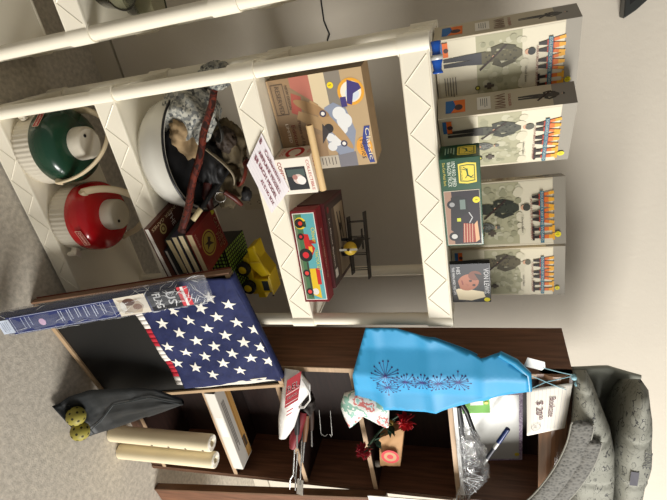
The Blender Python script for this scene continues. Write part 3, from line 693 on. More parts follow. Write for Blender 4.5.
def figure_box(x, y, yaw, w, h, d, label, uni, dark, helm, sk, fig=.38, name2='', z=None):
    t = thing('figure_box', label, 'toy box', (x, y, z or Z1), yaw, 'soldier figure boxes on the top shelf')
    bb = B().box(0, w, 0, d, 0, h, BOXC).build('carton', None, t, bevel=.0012)
    p = Print((0, 0, 0), (1, 0, 0), (0, 0, 1), (0, -1, 0), w, h)
    p.rect(.0, .9, 1, 1.0, (146, 140, 128)); p.rect(.03, .02, .97, .895, (216, 208, 184)); p.rect(.03, .30, .97, .62, (168, 164, 134))
    for i in range(60): p.ell(random.uniform(.1, .9), random.uniform(.32, .62), random.uniform(.02, .06), random.choice([(158, 155, 126), (178, 174, 146), (148, 146, 118), (188, 184, 158)]), n=9)
    for i in range(8): p.ell(random.uniform(.05, .95), random.uniform(.61, .64), random.uniform(.04, .07), (206, 199, 174), n=12)
    soldier(p, fig, .66, .06, uni, dark, helm)
    if sk: soldier(p, fig+.28, .34, .12, tuple(int(v*.6+70) for v in uni), tuple(int(v*.6+70) for v in uni), tuple(int(v*.6+60) for v in helm), False)
    wwii(p, .22, .95, .735, .165)
    p.text(name2 or 'COMBAT SOLDIER', .30, .715, .0055, (130, 50, 46), w*.62); p.text('United States', .56, .64, .006, (70, 60, 50), w*.24, shear=.2)
    p.ell(.80, .30, .038, (60, 62, 40)); p.ell(.80, .30, .022, (206, 196, 80)); p.rect(.74, .37, .84, .40, (80, 70, 60)); p.rect(.77, .35, .81, .42, (80, 70, 60))
    p.bars(.58, .05, .93, .15, 5, (110, 100, 90), .0022)
    p.rect(.05, .05, .26, .10, (222, 106, 34)); p.rect(.05, .03, .26, .06, (40, 100, 160)); p.ell(.16, .085, .035, (70, 40, 40))
    p.ell(.85, .935, .042, (232, 216, 20)); p.text('10', .82, .922, .008, (70, 60, 20))
    p.build('front_print', bb)
    p = Print((0, d, 0), (0, -1, 0), (0, 0, 1), (-1, 0, 0), d, h)
    p.rect(0, .84, 1, 1, (138, 132, 122)); p.rect(0, 0, 1, .84, (188, 176, 150))
    soldier(p, .5, .34, .60, (70, 66, 58), (60, 56, 52), (50, 48, 44)); p.rect(.2, .30, .8, .40, (226, 220, 206)); p.bars(.28, .32, .72, .38, 4, (60, 56, 50), .0015)
    p.text('WWII', .16, .43, .028, (110, 70, 50), d*.68); p.text('SOLDIER', .2, .53, .007, (150, 60, 50), d*.6); p.rect(.2, .07, .8, .21, (222, 110, 36)); p.poly([(.2, .06), (.8, .06), (.8, .1), (.5, .14), (.2, .12)], (40, 100, 160)); p.ell(.55, .16, .14, (70, 50, 50))
    p.build('spine_print', bb)
    return t
CAMU = (88, 82, 56)
figure_box(.036, .125, .27, .186, .364, .095, 'tall soldier figure box by the blue nozzle, leftmost of its row', CAMU, (58, 58, 62), (40, 42, 38), False, .36, 'PARATROOPER SERGEANT')
figure_box(.232, .070, .55, .222, .352, .078, 'tall soldier figure box partly behind the green tractor box', (74, 74, 62), (58, 56, 50), (86, 84, 72), True, .30)
figure_box(.468, .172, -.26, .205, .345, .085, 'tall soldier figure box with a dark green coated man right of the green box', (52, 56, 44), (50, 50, 44), (64, 64, 56), True, .42, 'RANGER PIONEER')
figure_box(.702, .170, -.10, .172, .352, .085, 'tall soldier figure box behind the black disc case, last of its row', (92, 84, 60), (70, 66, 54), (96, 92, 74), False, .30)

# green tractor toy box
t = thing('toy_truck_box', 'dark green box with a yellow deer badge and black truck picture', 'toy box', (.318, -.022, Z1), .11)
w, h, d = .283, .107, .088
bb = B().box(0, w, 0, d, 0, h, mat((24, 74, 48), .3, .05, 12, coat=.3)).build('carton', None, t, bevel=.0015)
p = Print((0, 0, 0), (1, 0, 0), (0, 0, 1), (0, -1, 0), w, h)
def deer(p, x, y, sx, sy):
    q = lambda a, c: (x+a*sx, y+c*sy)
    p.poly([q(-.5, -.5), q(.5, -.5), q(.56, 0), q(.5, .5), q(-.5, .5), q(-.56, 0)], (240, 214, 80)); p.poly([q(-.42, -.42), q(.42, -.42), q(.46, 0), q(.42, .42), q(-.42, .42), q(-.46, 0)], (28, 84, 50)); p.poly([q(-.37, -.37), q(.37, -.37), q(.41, 0), q(.37, .37), q(-.37, .37), q(-.41, 0)], (240, 214, 80))
    g = (28, 84, 50)
    p.poly([q(-.26, .02), q(.1, .06), q(.22, .2), q(.16, -.02), q(-.2, -.08)], g); p.poly([q(.1, .06), q(.2, .22), q(.3, .2), q(.2, .1)], g); p.line([q(.22, .2), q(.12, .33)], .002, g); p.line([q(.22, .2), q(.26, .33)], .002, g); p.line([q(.12, -.02), q(.26, -.12)], .0022, g); p.line([q(-.22, -.04), q(-.32, -.22)], .0022, g); p.line([q(-.16, -.06), q(-.22, -.26)], .0022, g)
deer(p, .165, .68, .20, .44); p.text('JOHN DEERE', .095, .52, .004, (28, 84, 50), .04)
p.text('1929 REO SPEED', .035, .30, .010, (226, 236, 220), .075); p.text('WAGON TRUCK', .035, .19, .010, (226, 236, 220), .075); p.text('Die-Cast Metal Bank', .04, .08, .007, (206, 190, 90), .07)
p.rect(.345, .05, .985, .95, (200, 190, 170)); p.rect(.352, .06, .978, .94, (34, 26, 36)); p.rect(.352, .06, .978, .24, (156, 122, 102))
p.poly([(.42, .22), (.80, .16), (.86, .34), (.74, .48), (.66, .40), (.60, .66), (.44, .62), (.40, .4)], (22, 22, 26)); p.rect(.45, .44, .56, .58, (110, 126, 120)); p.ell(.50, .24, .05, (20, 20, 22)); p.ell(.50, .24, .026, (150, 150, 150)); p.ell(.88, .24, .055, (20, 20, 22)); p.ell(.88, .24, .03, (196, 196, 190)); p.rect(.66, .34, .70, .44, (200, 206, 60))
p.poly([(.72, .50), (.96, .46), (.96, .80), (.74, .78)], (150, 60, 44)); 
for i in range(4): p.line([(.73, .52+.07*i), (.96, .50+.07*i)], .0015, (220, 190, 160))
p.poly([(.74, .78), (.96, .80), (.93, .9), (.70, .86)], (214, 170, 130)); p.line([(.6, .66), (.66, .74), (.72, .66)], .003, (190, 190, 190)); p.ell(.46, .86, .035, (232, 216, 40)); p.text('8', .452, .83, .007, (60, 60, 20))
p.build('front_print', bb)
p = Print((0, d, 0), (0, -1, 0), (0, 0, 1), (-1, 0, 0), d, h); deer(p, .5, .68, .6, .46); p.bars(.25, .12, .75, .4, 4, (160, 190, 160), .003); p.build('side_print', bb)

# disc case with a portrait
t = thing('disc_case', 'black disc case with a portrait cover leaning by the last soldier box', 'disc case', (.680, .040, Z1), .20)
w, h, d = .170, .121, .015
bb = B().box(0, w, 0, d, 0, h, mat((26, 26, 30), .25)).build('case', None, t, bevel=.001)
p = Print((0, 0, 0), (1, 0, 0), (0, 0, 1), (0, -1, 0), w, h); p.rect(.01, .015, .99, .985, (44, 46, 50)); p.poly([(.3, .02), (.99, .02), (.99, .5), (.8, .6)], (64, 62, 62))
p.poly([(.62, .10), (.92, .16), (.95, .5), (.86, .86), (.72, .82), (.66, .5)], (214, 200, 168)); p.ell(.47, .44, .22, (160, 100, 76), .26, 24, -.5); p.ell(.30, .62, .12, (112, 66, 50)); p.ell(.43, .50, .03, (60, 36, 30)); p.ell(.54, .58, .03, (60, 36, 30)); p.poly([(.5, .36), (.58, .42), (.53, .46)], (150, 92, 70)); p.line([(.42, .28), (.52, .30)], .004, (120, 50, 46)); p.poly([(.24, .6), (.30, .86), (.52, .82), (.66, .7), (.44, .72)], (36, 30, 30)); p.poly([(.36, .16), (.6, .22), (.66, .1), (.4, .04)], (30, 28, 30))
p.text('VON LEWIS', .12, .84, .015, (226, 226, 226), .11, bold=.0006); p.text('THE MAN AND THE LIFE', .08, .05, .008, (206, 206, 206), .12); p.text('HIS', .08, .16, .012, (200, 200, 200), .03)
p.ell(.93, .90, .055, (236, 220, 30)); p.build('front_print', bb)

# blue hose nozzle
t = thing('blue_nozzle', 'blue plastic nozzle with a silver band at the left front of the top shelf', 'nozzle', (.075, .03, Z1))
T = Matrix.Translation((.026, .03, Z1+.0135)) @ Matrix.Rotation(-.1, 4, 'Z') @ Matrix.Rotation(pi/2, 4, 'Y') @ Matrix.Diagonal((.80, .80, .66, 1))
BL = mat((22, 78, 166), .25, .1, 15, coat=.3)
B().lathe([(.014, 0), (.0165, .004), (.014, .02), (.013, .04), (.015, .055)], 24, BL, T).build('grip', None, t, True)
B().lathe([(.0175, .050), (.0195, .051), (.0195, .067), (.0175, .068)], 24, mat((200, 200, 196), .35, metal=.2), T).build('band', None, t, True)
B().lathe([(.0165, .064), (.018, .072), (.0145, .085), (.0130, .105), (.0165, .112), (.0165, .118), (.012, .118)], 24, BL, T).build('head', None, t, True)

# ================================================================== FLOOR FRONT: BOARD, FLAG, PACKAGE, BAG, ROLLS
P0 = Vector((.70, -.14, 0)); e1 = Vector((.995, .0995, 0)).normalized(); e2 = (Vector((-e1.y, e1.x, 0))*.05 + Vector((0, 0, .83))).normalized(); e3 = e1.cross(e2)
ca, sa = cos(radians(5)), sin(radians(5))
OB = P0 - e1*.022; E1 = e1*ca + e2*sa; E2 = e2*ca - e1*sa
def bd(s, t, n=0): return OB + E1*s + E2*t + e3*n
BW, BHh = .548, .842
t = thing('framed_board', 'black board in a pale wooden frame leaning at the foot of the bookcase', 'board', OB)
def bdbox(b, s0, s1, t0, t1, n0, n1, mt):
    vs = [bd(s, t_, n) for n in (n0, n1) for t_ in (t0, t1) for s in (s0, s1)]
    b.add(vs, [(0, 2, 3, 1), (4, 5, 7, 6), (0, 1, 5, 4), (2, 6, 7, 3), (0, 4, 6, 2), (1, 3, 7, 5)], mt); return b
FRM = mat((178, 150, 116), .6, .15, 6)
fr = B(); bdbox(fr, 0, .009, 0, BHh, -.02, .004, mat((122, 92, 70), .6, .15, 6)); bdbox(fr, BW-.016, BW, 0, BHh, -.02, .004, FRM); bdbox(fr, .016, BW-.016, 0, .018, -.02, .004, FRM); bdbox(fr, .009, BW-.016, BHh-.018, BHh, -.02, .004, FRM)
fr.build('frame', None, t, True, bevel=.001)
bdbox(B(), .009, BW-.016, .018, BHh-.018, -.016, -.004, mat((12, 13, 14), .4, .1, 4)).build('panel', None, t, True)
bdbox(B(), -.004, .004, .01, BHh, -.022, -.0202, mat((110, 52, 34), .6)).build('backing', None, t, True)

# flag: folded cloth hanging over the upper half of the board
STARS = [(-0.029, 0.86), (-0.006, 0.742), (0.027, 0.802), (0.061, 0.858), (0.088, 0.63), (0.079, 0.74), (0.104, 0.51), (0.115, 0.8), (0.13, 0.684), (0.144, 0.568), (0.145, 0.858), (0.167, 0.74), (0.207, 0.495), (0.189, 0.617), (0.204, 0.799), (0.221, 0.677), (0.228, 0.857), (0.246, 0.552), (0.255, 0.738), (0.271, 0.62), (0.304, 0.488), (0.283, 0.802), (0.305, 0.863), (0.304, 0.684), (0.327, 0.559), (0.345, 0.739), (0.363, 0.62), (0.397, 0.487), (0.034, 0.696), (0.046, 0.581)]
def ren(s, t_): s += .022; t_ -= .0; return (s*ca + t_*sa, -s*sa + t_*ca)
t = thing('folded_flag', 'folded blue flag with white stars draped over the framed board', 'flag', bd(.25, .4, .01))
def fsurf(s, t_, k=0):
    wv = .004*sin(26*s+14*t_+1) + .007*nz(s*9, t_*12, 2) + .004*nz(s*24, t_*30, 5)
    return bd(s, t_, .012 + wv + k)
FX0, FX1, FY0, FY1 = .012, .500, .43, BHh+.004
NAVY = mat((20, 30, 76), .8, .15, 60, bump=.2)
def fedge(u, v):
    s = FX0 + (FX1-FX0-.02*(v < .0))*u + .006*sin(7*v); top = FY1; lo = FY0 + .012*sin(3*u+.5); return s, lo + (top-lo)*v
B().grid(60, 48, lambda u, v: fsurf(*fedge(u, v)), NAVY).build('canton', None, t, True, solid=.002)
# top roll-over behind the board and the white inner fold
b = B().grid(40, 8, lambda u, v: bd(FX0+(FX1-FX0)*u, FY1+.005*sin(pi*v), .012-.036*v+.003*sin(34*(FX0+(FX1-FX0)*u))*(1-v)), NAVY); b.build('top_fold', None, t, True, solid=.002)
b = B().grid(10, 30, lambda u, v: bd(FX1-.014+.026*u*min(1, 1.15-v*.4), .46+(BHh-.47)*v, .007+.002*sin(12*v)), mat((226, 220, 208), .85)); b.build('inner_fold', None, t, True, solid=.003)
hm = B()
n = 22
for i in range(n):
    u0, u1 = i/n, (i+1)/n; red = (i//4) % 2 == 0
    mt_ = mat((176, 24, 44), .8) if red else mat((226, 220, 212), .8)
    hm.grid(3, 4, lambda u, v: fsurf(FX0+.003+(FX1-FX0-.02)*(u0+(u1-u0)*u), FY0-.03+.012*sin(3*(u0+(u1-u0)*u)+.5)+.034*v, -.003), mt_)
hm.build('stripe_edge', None, t, True, solid=.002)
st = B(); WH = mat((232, 228, 218), .8)
for (s, t_) in STARS:
    s, t_ = ren(s, t_)
    if not (FX0+.01 < s < FX1-.01 and FY0+.02 < t_ < FY1-.004): continue
    a0 = random.uniform(-.15, .15); pts = []
    for i in range(10):
        a = a0 + pi/2 + pi*i/5; r = .0265 if i % 2 == 0 else .0105; pts.append(fsurf(s+r*cos(a), min(t_+r*sin(a), FY1), .0028))
    c = fsurf(s, t_, .0032); st.add([c]+pts, [(0, 1+i, 1+(i+1) % 10) for i in range(10)], WH)
st.build('star_print', None, t, True)

# packaged flag kit: tall clear bag with printed label, leaning on the board
PB, PT = Vector((.675, -.285, .002)), Vector((.628, -.150, .780))
ax = (PT-PB).normalized(); PL = (PT-PB).length; sx = ax.cross(Vector((0, 1, 0))).normalized(); sx = -sx if sx.x < 0 else sx; fy = ax.cross(sx); fy = -fy if fy.y > 0 else fy
t = thing('packaged_flag', 'long clear plastic package with a dark blue flag kit label leaning on the board', 'package', PB)
def pk(a, l, r=.046, rf=.026): return PB + ax*l + sx*r*cos(a) + fy*rf*sin(a)
INK = mat((30, 40, 84), .3, .15, 12, coat=.4)
b = B(); b.grid(28, 30, lambda u, v: pk(2*pi*u, .03+(PL-.12)*v, .043+.0015*nz(u*6, v*9), .024), INK, True)
b.build('label_sleeve', None, t, True)
BAGM = mat((235, 240, 246), .12, trans=.75, ior=1.35, alpha=.34, bump=.9, scale=22, var=.01)
b = B(); b.grid(36, 60, lambda u, v: pk(2*pi*u, PL*1.0*v, (.050+.004*nz(cos(2*pi*u)*3, v*16, 3))*(1-.25*max(0, .04-v)/.04), (.030+.005*nz(sin(2*pi*u)*4+cos(2*pi*u)*4, v*26, 7))*(.25+.75*min(1, v/.04, (1-v)/.10))), BAGM, True)
bag_mesh = b
F = pk(0, 0)
p = Print(PB + fy*.0262 - sx*.034, sx, ax, fy, .068, PL)
def lab(x0, y0, x1, y1, c): p.rect(x0, y0, x1, y1, c)
lab(0, .08, 1, .60, (34, 46, 100)); lab(-.02, .60, 1.02, .74, (214, 206, 190)); p.poly([(.1, .61), (.5, .64), (.9, .62), (.95, .7), (.6, .72), (.2, .70)], (176, 160, 140)); p.ell(.3, .66, .2, (88, 56, 44), .028); p.ell(.62, .69, .16, (120, 84, 60), .02); p.ell(.5, .63, .25, (226, 222, 214), .012)
lab(-.02, .75, 1.02, .885, (24, 26, 34)); p.text('US', .12, .83, .028, (236, 236, 236), .045, bold=.0014); p.text('FLAG', .12, .772, .026, (236, 236, 236), .052, bold=.0012); lab(-.02, .885, 1.02, .93, (206, 60, 70)); lab(-.02, .90, 1.02, .912, (232, 228, 224))
for i in range(6):
    y = .54-.04*i; p.bars(.12, y-.012, .8, y+.012, 2, (206, 214, 232), .0022)
p.ell(.55, .24, .2, (206, 170, 200), .016); p.bars(.12, .14, .8, .2, 3, (190, 200, 226), .0018); lab(.1, .03, .9, .09, (196, 206, 222)); p.bars(.2, .04, .8, .08, 4, (60, 70, 110), .0014); p.line([(.04, .1), (.96, .1), (.96, .58), (.04, .58), (.04, .1)], .0012, (200, 206, 226))
p.build('label_print', t, True)
def creases(b, fn, n, seed, mt, wd, u0, u1, v0, v1, du=.05, dv=.03):  # thin tubes drawn as bright glints along the plastic's creases
    rnd = random.Random(seed)
    for i in range(n):
        u, v = rnd.uniform(u0, u1), rnd.uniform(v0, v1); a = rnd.uniform(-1, 1); c = rnd.choice((-1, 1))
        b.tube([fn(u+du*a*k_, v+dv*c*k_*rnd.uniform(.6, 1.2)) for k_ in range(4)], [wd*.2, wd, wd*.8, wd*.2], mt, 5)
    return b
GLINT = mat((238, 240, 242), .15, coat=.6)  # highlight on the clear bag put in as a near-white colour
pkf = lambda u, v: pk(2*pi*u, PL*v, .0515, .0325)
fa = math.atan2(1, 0)/(2*pi)
creases(bag_mesh, pkf, 46, 4, GLINT, .0011, .03, .47, .72, .97, .05, .012)
creases(bag_mesh, pkf, 26, 5, GLINT, .0007, .03, .47, .05, .72, .03, .02)
bag_mesh.build('clear_bag', None, t, True)

# black bag hanging from the board down on to the concrete, two yellow balls on it
NYL = mat((17, 21, 23), .55, .25, 14, bump=.25)
t = thing('black_drawstring_bag', 'black cloth bag trailing from the framed board onto the concrete floor', 'bag', (1.2, -.2, .0))
path = [(.50, Vector((1.160, -.128, .475)), .012), (.42, Vector((1.143, -.145, .39)), .062), (.3, Vector((1.158, -.160, .26)), .098), (.2, Vector((1.180, -.175, .13)), .125), (.1, Vector((1.192, -.205, .045)), .125), (0, Vector((1.19, -.235, .022)), .115), (0, Vector((1.178, -.262, .012)), .113)]
def bag(u, v, off):
    k = v*(len(path)-1); i = min(int(k), len(path)-2); f = k-i; c = path[i][1].lerp(path[i+1][1], f); w_ = path[i][2]+(path[i+1][2]-path[i][2])*f
    d = Vector((.985, .17, 0)).normalized() if v > .3 else Vector((1, .1, 0)); x = (u-.5)*2
    nn = .010*nz(x*2.2+3, v*3, 1) + .004*nz(x*7, v*9, 4)
    n_ = Vector((.1, -1, .45)).normalized() if v < .75 else Vector((0, -.35, 1)).normalized()
    edge = (1-x*x)
    return c + d*w_*x + n_*((.012+nn)*off*sqrt(max(edge, 0))+(.004*off if edge > 0 else 0))
fr_ = B(); fr_.grid(30, 50, lambda u, v: bag(u, v, 1), NYL); fr_.grid(30, 50, lambda u, v: bag(u, v, -.35), NYL)
fr_.build('body', None, t, False if False else True)
B().tube([bag(.3, .02, 1.6), bag(.2, .2, 1.6), bag(.34, .42, 1.5), bag(.62, .55, 1.5), bag(.8, .72, 1.6)], .0022, mat((60, 66, 68), .6), 6).build('drawstring', None, t, True)
def ball(x, y, z, label):
    R_ = .037; m_ = mat((150, 140, 58), .55, .08, 15); hole = mat((44, 40, 18), .8)
    t = thing('perforated_ball', label, 'ball', (x, y, z), 0, 'yellow perforated balls')
    b = B(); b.blob((0, 0, R_), (R_, R_, R_), 0, 1, 0, 4, m_); b.build('shell', None, t)
    h = B(); ga = pi*(3-sqrt(5))
    for i in range(26):
        zz = 1-(i+.5)*2/26; rr_ = sqrt(1-zz*zz); n_ = Vector((rr_*cos(ga*i), rr_*sin(ga*i), zz))
        a = n_.orthogonal().normalized(); c_ = n_.cross(a)
        h.add([Vector((0, 0, R_)) + n_*(R_*.9985) + (a*cos(q)+c_*sin(q))*.0048 for q in [2*pi*j/12 for j in range(12)]], [tuple(range(12))], hole)
    h.build('hole', None, t)
ball(1.143, -.255, .030, 'yellow perforated ball on the black bag nearer the framed board')
ball(1.212, -.268, .026, 'yellow perforated ball on the black bag nearer the white rolls')

def paper_roll(P, Q, r, label):
    P, Q = Vector(P), Vector(Q); t = thing('paper_roll', label, 'paper roll', P, 0, 'cream paper rolls')
    ax_ = (Q-P).normalized(); T = Matrix.Translation(P) @ ax_.to_track_quat('Z', 'Y').to_matrix().to_4x4(); L_ = (Q-P).length
    m_ = mat((236, 222, 188), .5, .05, 6, coat=.15)
    B().lathe([(r*.97, 0), (r, .004), (r, L_-.003), (r*.98, L_), (.36*r, L_), (.36*r, L_-.2)], 40, m_, T, cap1=False).build('roll', None, t, True)
    s_ = B(); pts = [T @ Vector((r*(.4+.54*i/90)*cos(i*.35), r*(.4+.54*i/90)*sin(i*.35), L_+.0006)) for i in range(91)]
    s_.tube(pts, .0011, mat((250, 246, 236), .6), 5); s_.build('wound_edge', None, t, True)
    return T, r, L_, t
T_, r_, L_, tt = paper_roll((1.412, -.105, .002), (1.428, -.098, .500), .036, 'cream paper roll with dark dots, nearer the black bag')
d_ = B()
for i in range(4):
    a = radians(-172); z_ = L_*(.45+.165*i); d_.lathe([(.005, -.0006), (.005, .0006)], 10, mat((50, 40, 36), .7), T_ @ Matrix.Rotation(radians(0), 4, 'Z') @ Matrix.Translation((0, 0, z_)) @ Matrix.Rotation(radians(-188), 4, 'Z') @ Matrix.Translation((r_, 0, 0)) @ Matrix.Rotation(pi/2, 4, 'Y'))
d_.build('dot', None, tt, True)
paper_roll((1.522, -.108, .002), (1.532, -.100, .484), .035, 'plain cream paper roll, farther from the black bag')

# ================================================================== BOOKCASE CONTENTS
Zb5, Zb4, Zb3, Zb2 = .481, .833, 1.151, 1.496
# flat white game box
t = thing('game_box', 'flat white box with tan side lying on the low bookcase shelf', 'box', (1.235, -.012, Zb5), 0)
w, h, d = .462, .050, .105
bb = B().box(0, w, 0, d, 0, h-.001, mat((206, 200, 188), .6)).build('tray', None, t, bevel=.001)
bb2 = B().box(-.0, w, -.001, d, .006, h, mat((226, 222, 212), .6)).build('lid', None, t, bevel=.001)
p = Print((0, 0, h), (1, 0, 0), (0, 1, 0), (0, 0, 1), w, d); p.rect(.01, .03, .99, .62, (186, 180, 170)); p.rect(.01, .62, .99, .98, (180, 136, 74)); p.bars(.15, .15, .9, .4, 3, (110, 104, 98), .006); p.rect(.72, .62, .86, .9, (70, 56, 44)); p.line([(.02, .7), (.98, .7)], .004, (130, 92, 46)); p.build('lid_print', bb2)
p = Print((0, -.001, 0), (1, 0, 0), (0, 0, 1), (0, -1, 0), w, h); p.rect(.3, .25, .55, .9, (244, 240, 232)); p.build('front_print', bb2)

# white plastic shopping bag with red label
t = thing('shopping_bag', 'white plastic bag with a red label hanging over the bookcase shelf edge', 'bag', (1.30, -.03, Zb4))
outl = [(1.066, .896), (1.073, .95), (1.14, .983), (1.18, .974), (1.23, .931), (1.371, .865), (1.439, .814), (1.448, .78), (1.33, .805), (1.209, .848)]
fb = lambda x, z, d_: Vector((x, -.035 - .03*sqrt(min(d_, .05)/.05) - .006*nz(x*18, z*18, 2), z)); kb = lambda x, z, d_: Vector((x, -.020 + .012*sqrt(min(d_, .05)/.05) - .01*(z < .82), z))
puff(outl, fb, lambda x, z, d_: Vector((x, -.030, z)), .012, mat((232, 230, 226), .35, .04, 20)).build('bag_body', None, t, True)
p = Print((1.226, -.0745, .872), Vector((-.051, 0, .072)), Vector((-.167, 0, .052)), (0, -1, 0), .082, .150)
p.rect(0, 0, 1, 1, (150, 20, 36)); p.text('RELI', .08, .52, .034, (238, 234, 230), .078, bold=.001); p.text('MEDICAL', .14, .25, .015, (226, 214, 210), .06, bold=.0006); p.line([(.06, .46), (.94, .46)], .003, (230, 220, 216)); p.line([(.05, .1), (.95, .1)], .003, (230, 220, 216)); p.rect(.2, -.22, .7, -.17, (170, 60, 66)); p.rect(.2, -.36, .6, -.31, (170, 60, 66)); p.build('label_print', t, True)
b = B().tube([(1.10, -.05, .965), (1.15, -.06, .985), (1.20, -.05, .975), (1.245, -.045, .94), (1.25, -.045, .915)], .006, mat((232, 230, 226), .35), 8, flat=.4); b.build('carry_handle', None, t, True)

# barbecue tools spilling beside the bag
def tool(P, Q, r, hl, hm_, name, label, cat, tip='rod'):
    P, Q = Vector(P), Vector(Q); t = thing(name, label, cat, P, 0, 'tools lying beside the white bag'); c = P.lerp(Q, hl)
    B().tube([P, P.lerp(c, .5), c], [r*1.4, r*1.7, r*1.2], hm_, 10).build('handle', None, t, True)
    b = B(); b.tube([c, Q], r*.6, CHROME, 8)
    if tip == 'fork':
        dd = (Q-c).normalized(); sd = dd.cross(Vector((0, 1, 0))).normalized()
        for k_ in (-1, 1): b.tube([Q, Q+dd*.02+sd*.012*k_, Q+dd*.07+sd*.012*k_], r*.5, CHROME, 6)
    if tip == 'blade':
        dd = (Q-c).normalized(); b.bar(Q, Q+dd*.07, .03, .002, CHROME, (0, 1, .2))
    b.build('shaft', None, t, True)
WH_ = mat((120, 84, 56), .5, .2, 10); BKH = mat((34, 30, 30), .5)
tool((1.36, .02, .86), (1.62, -.07, .815), .006, .45, WH_, 'grilling_fork', 'long fork with a brown wooden handle beside the white bag', 'fork', 'fork')
tool((1.38, .05, .875), (1.66, -.06, .835), .006, .4, BKH, 'grilling_spatula', 'black-handled spatula lying among the grilling tools', 'spatula', 'blade')
tool((1.37, .03, .90), (1.56, -.05, .865), .007, .55, WH_, 'grilling_brush', 'shorter wooden-handled rod on top of the grilling tools', 'skewer')
tool((1.40, .06, .853), (1.70, -.05, .80), .005, .3, BKH, 'grilling_skewer', 'thin metal skewer reaching farthest right past the shelf edge', 'skewer')
b = B().tube([(1.35+.13*t_/6, .03-.08*t_/6, .885-.05*t_/6) for t_ in range(7)], [.02, .024, .022, .022, .024, .02, .012], mat((120, 22, 32), .6, .2, 20), 10); one(b, 'red_oven_mitt', 'dark red cloth roll tucked behind the white bag', 'cloth')
tool((1.33, .0, .875), (1.47, -.055, .862), .008, .6, BKH, 'grilling_tongs', 'thick black-handled tongs nearest the white bag', 'tongs')
tool((1.35, .07, .91), (1.52, .0, .90), .007, .6, mat((60, 40, 30), .6, .2, 20), 'grilling_knife', 'dark brown handled knife at the top of the grilling tools', 'knife')
b = B()
for k_ in (0, 1): b.tube([(1.40, .09, .93+.05*k_), (1.46, .08, .925+.05*k_), (1.52, .07, .92+.05*k_), (1.535, .07, .935+.05*k_-.02*k_), (1.52, .07, .95+.05*k_-.04*k_)], .0018, mat((120, 118, 114), .4, metal=.7), 8)
one(b, 'wire_tongs', 'thin metal wire tongs standing in the shadow behind the grilling tools', 'tongs')
b = B().blob((1.345, .07, .878), (.06, .04, .04), .25, 2, 31, 4, mat((40, 32, 27), .7, .3, 20), -.3); one(b, 'dark_tool_roll', 'dark brown tool roll at the back behind the grilling tools', 'bag')

# gift things on the third shelf
FLO = mixmat('floral_tissue', [(226, 232, 226), (140, 186, 170), (232, 234, 228), (214, 120, 116), (226, 232, 226), (150, 196, 190)], 16, 'noise', .7, pos=[0, .40, .47, .57, .61, .64], detail=4)
outl = [(1.182, 1.107), (1.225, 1.088), (1.255, 1.083), (1.31, 1.09), (1.354, 1.101), (1.33, 1.125), (1.29, 1.163), (1.327, 1.219), (1.334, 1.256), (1.204, 1.275), (1.175, 1.211), (1.159, 1.161)]
b = puff(outl, lambda x, z, d_: Vector((x, -.035 - .03*sqrt(min(d_, .06)/.06) - .012*nz(x*16, z*16, 2), z)), lambda x, z, d_: Vector((x, -.024, z)), .012, FLO)
one(b, 'floral_gift_wrap', 'white floral gift wrap hanging over the shelf below the blue cloth', 'gift wrap')
t = thing('artificial_poinsettia', 'red artificial flower on a dark stem lying over the shelf edge', 'flower', (1.42, -.02, Zb3))
RP = mat((150, 18, 36), .7, .25, 30)
def petals(b, c, r, n, seed):
    rnd = random.Random(seed); c = Vector(c)
    for i in range(n):
        d = Vector((rnd.uniform(-1, 1), rnd.uniform(-1, .3), rnd.uniform(-1, 1))).normalized(); a = d.orthogonal().normalized()*r*.32
        n_ = d.cross(a)*.25
        b.add([c, c+d*r*.5+a+n_, c+d*r*rnd.uniform(.85, 1.1), c+d*r*.5-a-n_], [(0, 1, 2), (0, 2, 3)], RP)
b = B(); petals(b, (1.455, -.05, 1.143), .036, 60, 2); b.build('flower_head', None, t, True, solid=.001)
B().tube([(1.44, -.04, 1.16), (1.41, .0, 1.20), (1.37, .03, 1.25), (1.34, .03, 1.285)], .004, mat((30, 60, 36), .6), 8).build('stem', None, t, True)
b = B(); rnd = random.Random(5)
for i in range(16):
    k_ = rnd.random(); c = Vector((1.44, -.045, 1.16)).lerp(Vector((1.345, .02, 1.28)), k_); d = Vector((rnd.uniform(-1, 1), rnd.uniform(-1, 0), rnd.uniform(-.6, 1))).normalized()*.045; a = d.orthogonal().normalized()*.012
    b.add([c, c+d*.5+a, c+d, c+d*.5-a], [(0, 1, 2, 3)], mat((26, 58, 38), .5, .2, 20))
b.build('leaf', None, t, True, solid=.001)
t = thing('red_bow', 'bright red ribbon flower behind the paper bag, under the blue cloth', 'bow', (1.36, .02, 1.28))
b = B(); RP = mat((176, 16, 28), .6, .2, 30); petals(b, (1.33, .0, 1.32), .042, 40, 9); b.build('ribbon_loops', None, t, True, solid=.001)
b = B().tube([(1.31, -.01, 1.185), (1.33, -.005, 1.20), (1.352, .0, 1.265)], [.010, .011, .010], mat((206, 180, 90), .4), 14); one(b, 'gold_candle', 'small golden cylinder beside the floral gift wrap', 'candle')
t = thing('paper_bag', 'small brown paper bag with a red bullseye on the bookcase shelf', 'paper bag', (1.54, .03, Zb3))
PBG = mat((190, 146, 100), .75, .08, 25, bump=.1)
q = [(1.455, .012, 1.195), (1.61, .006, 1.178), (1.607, .010, 1.262), (1.405, .03, 1.298)]
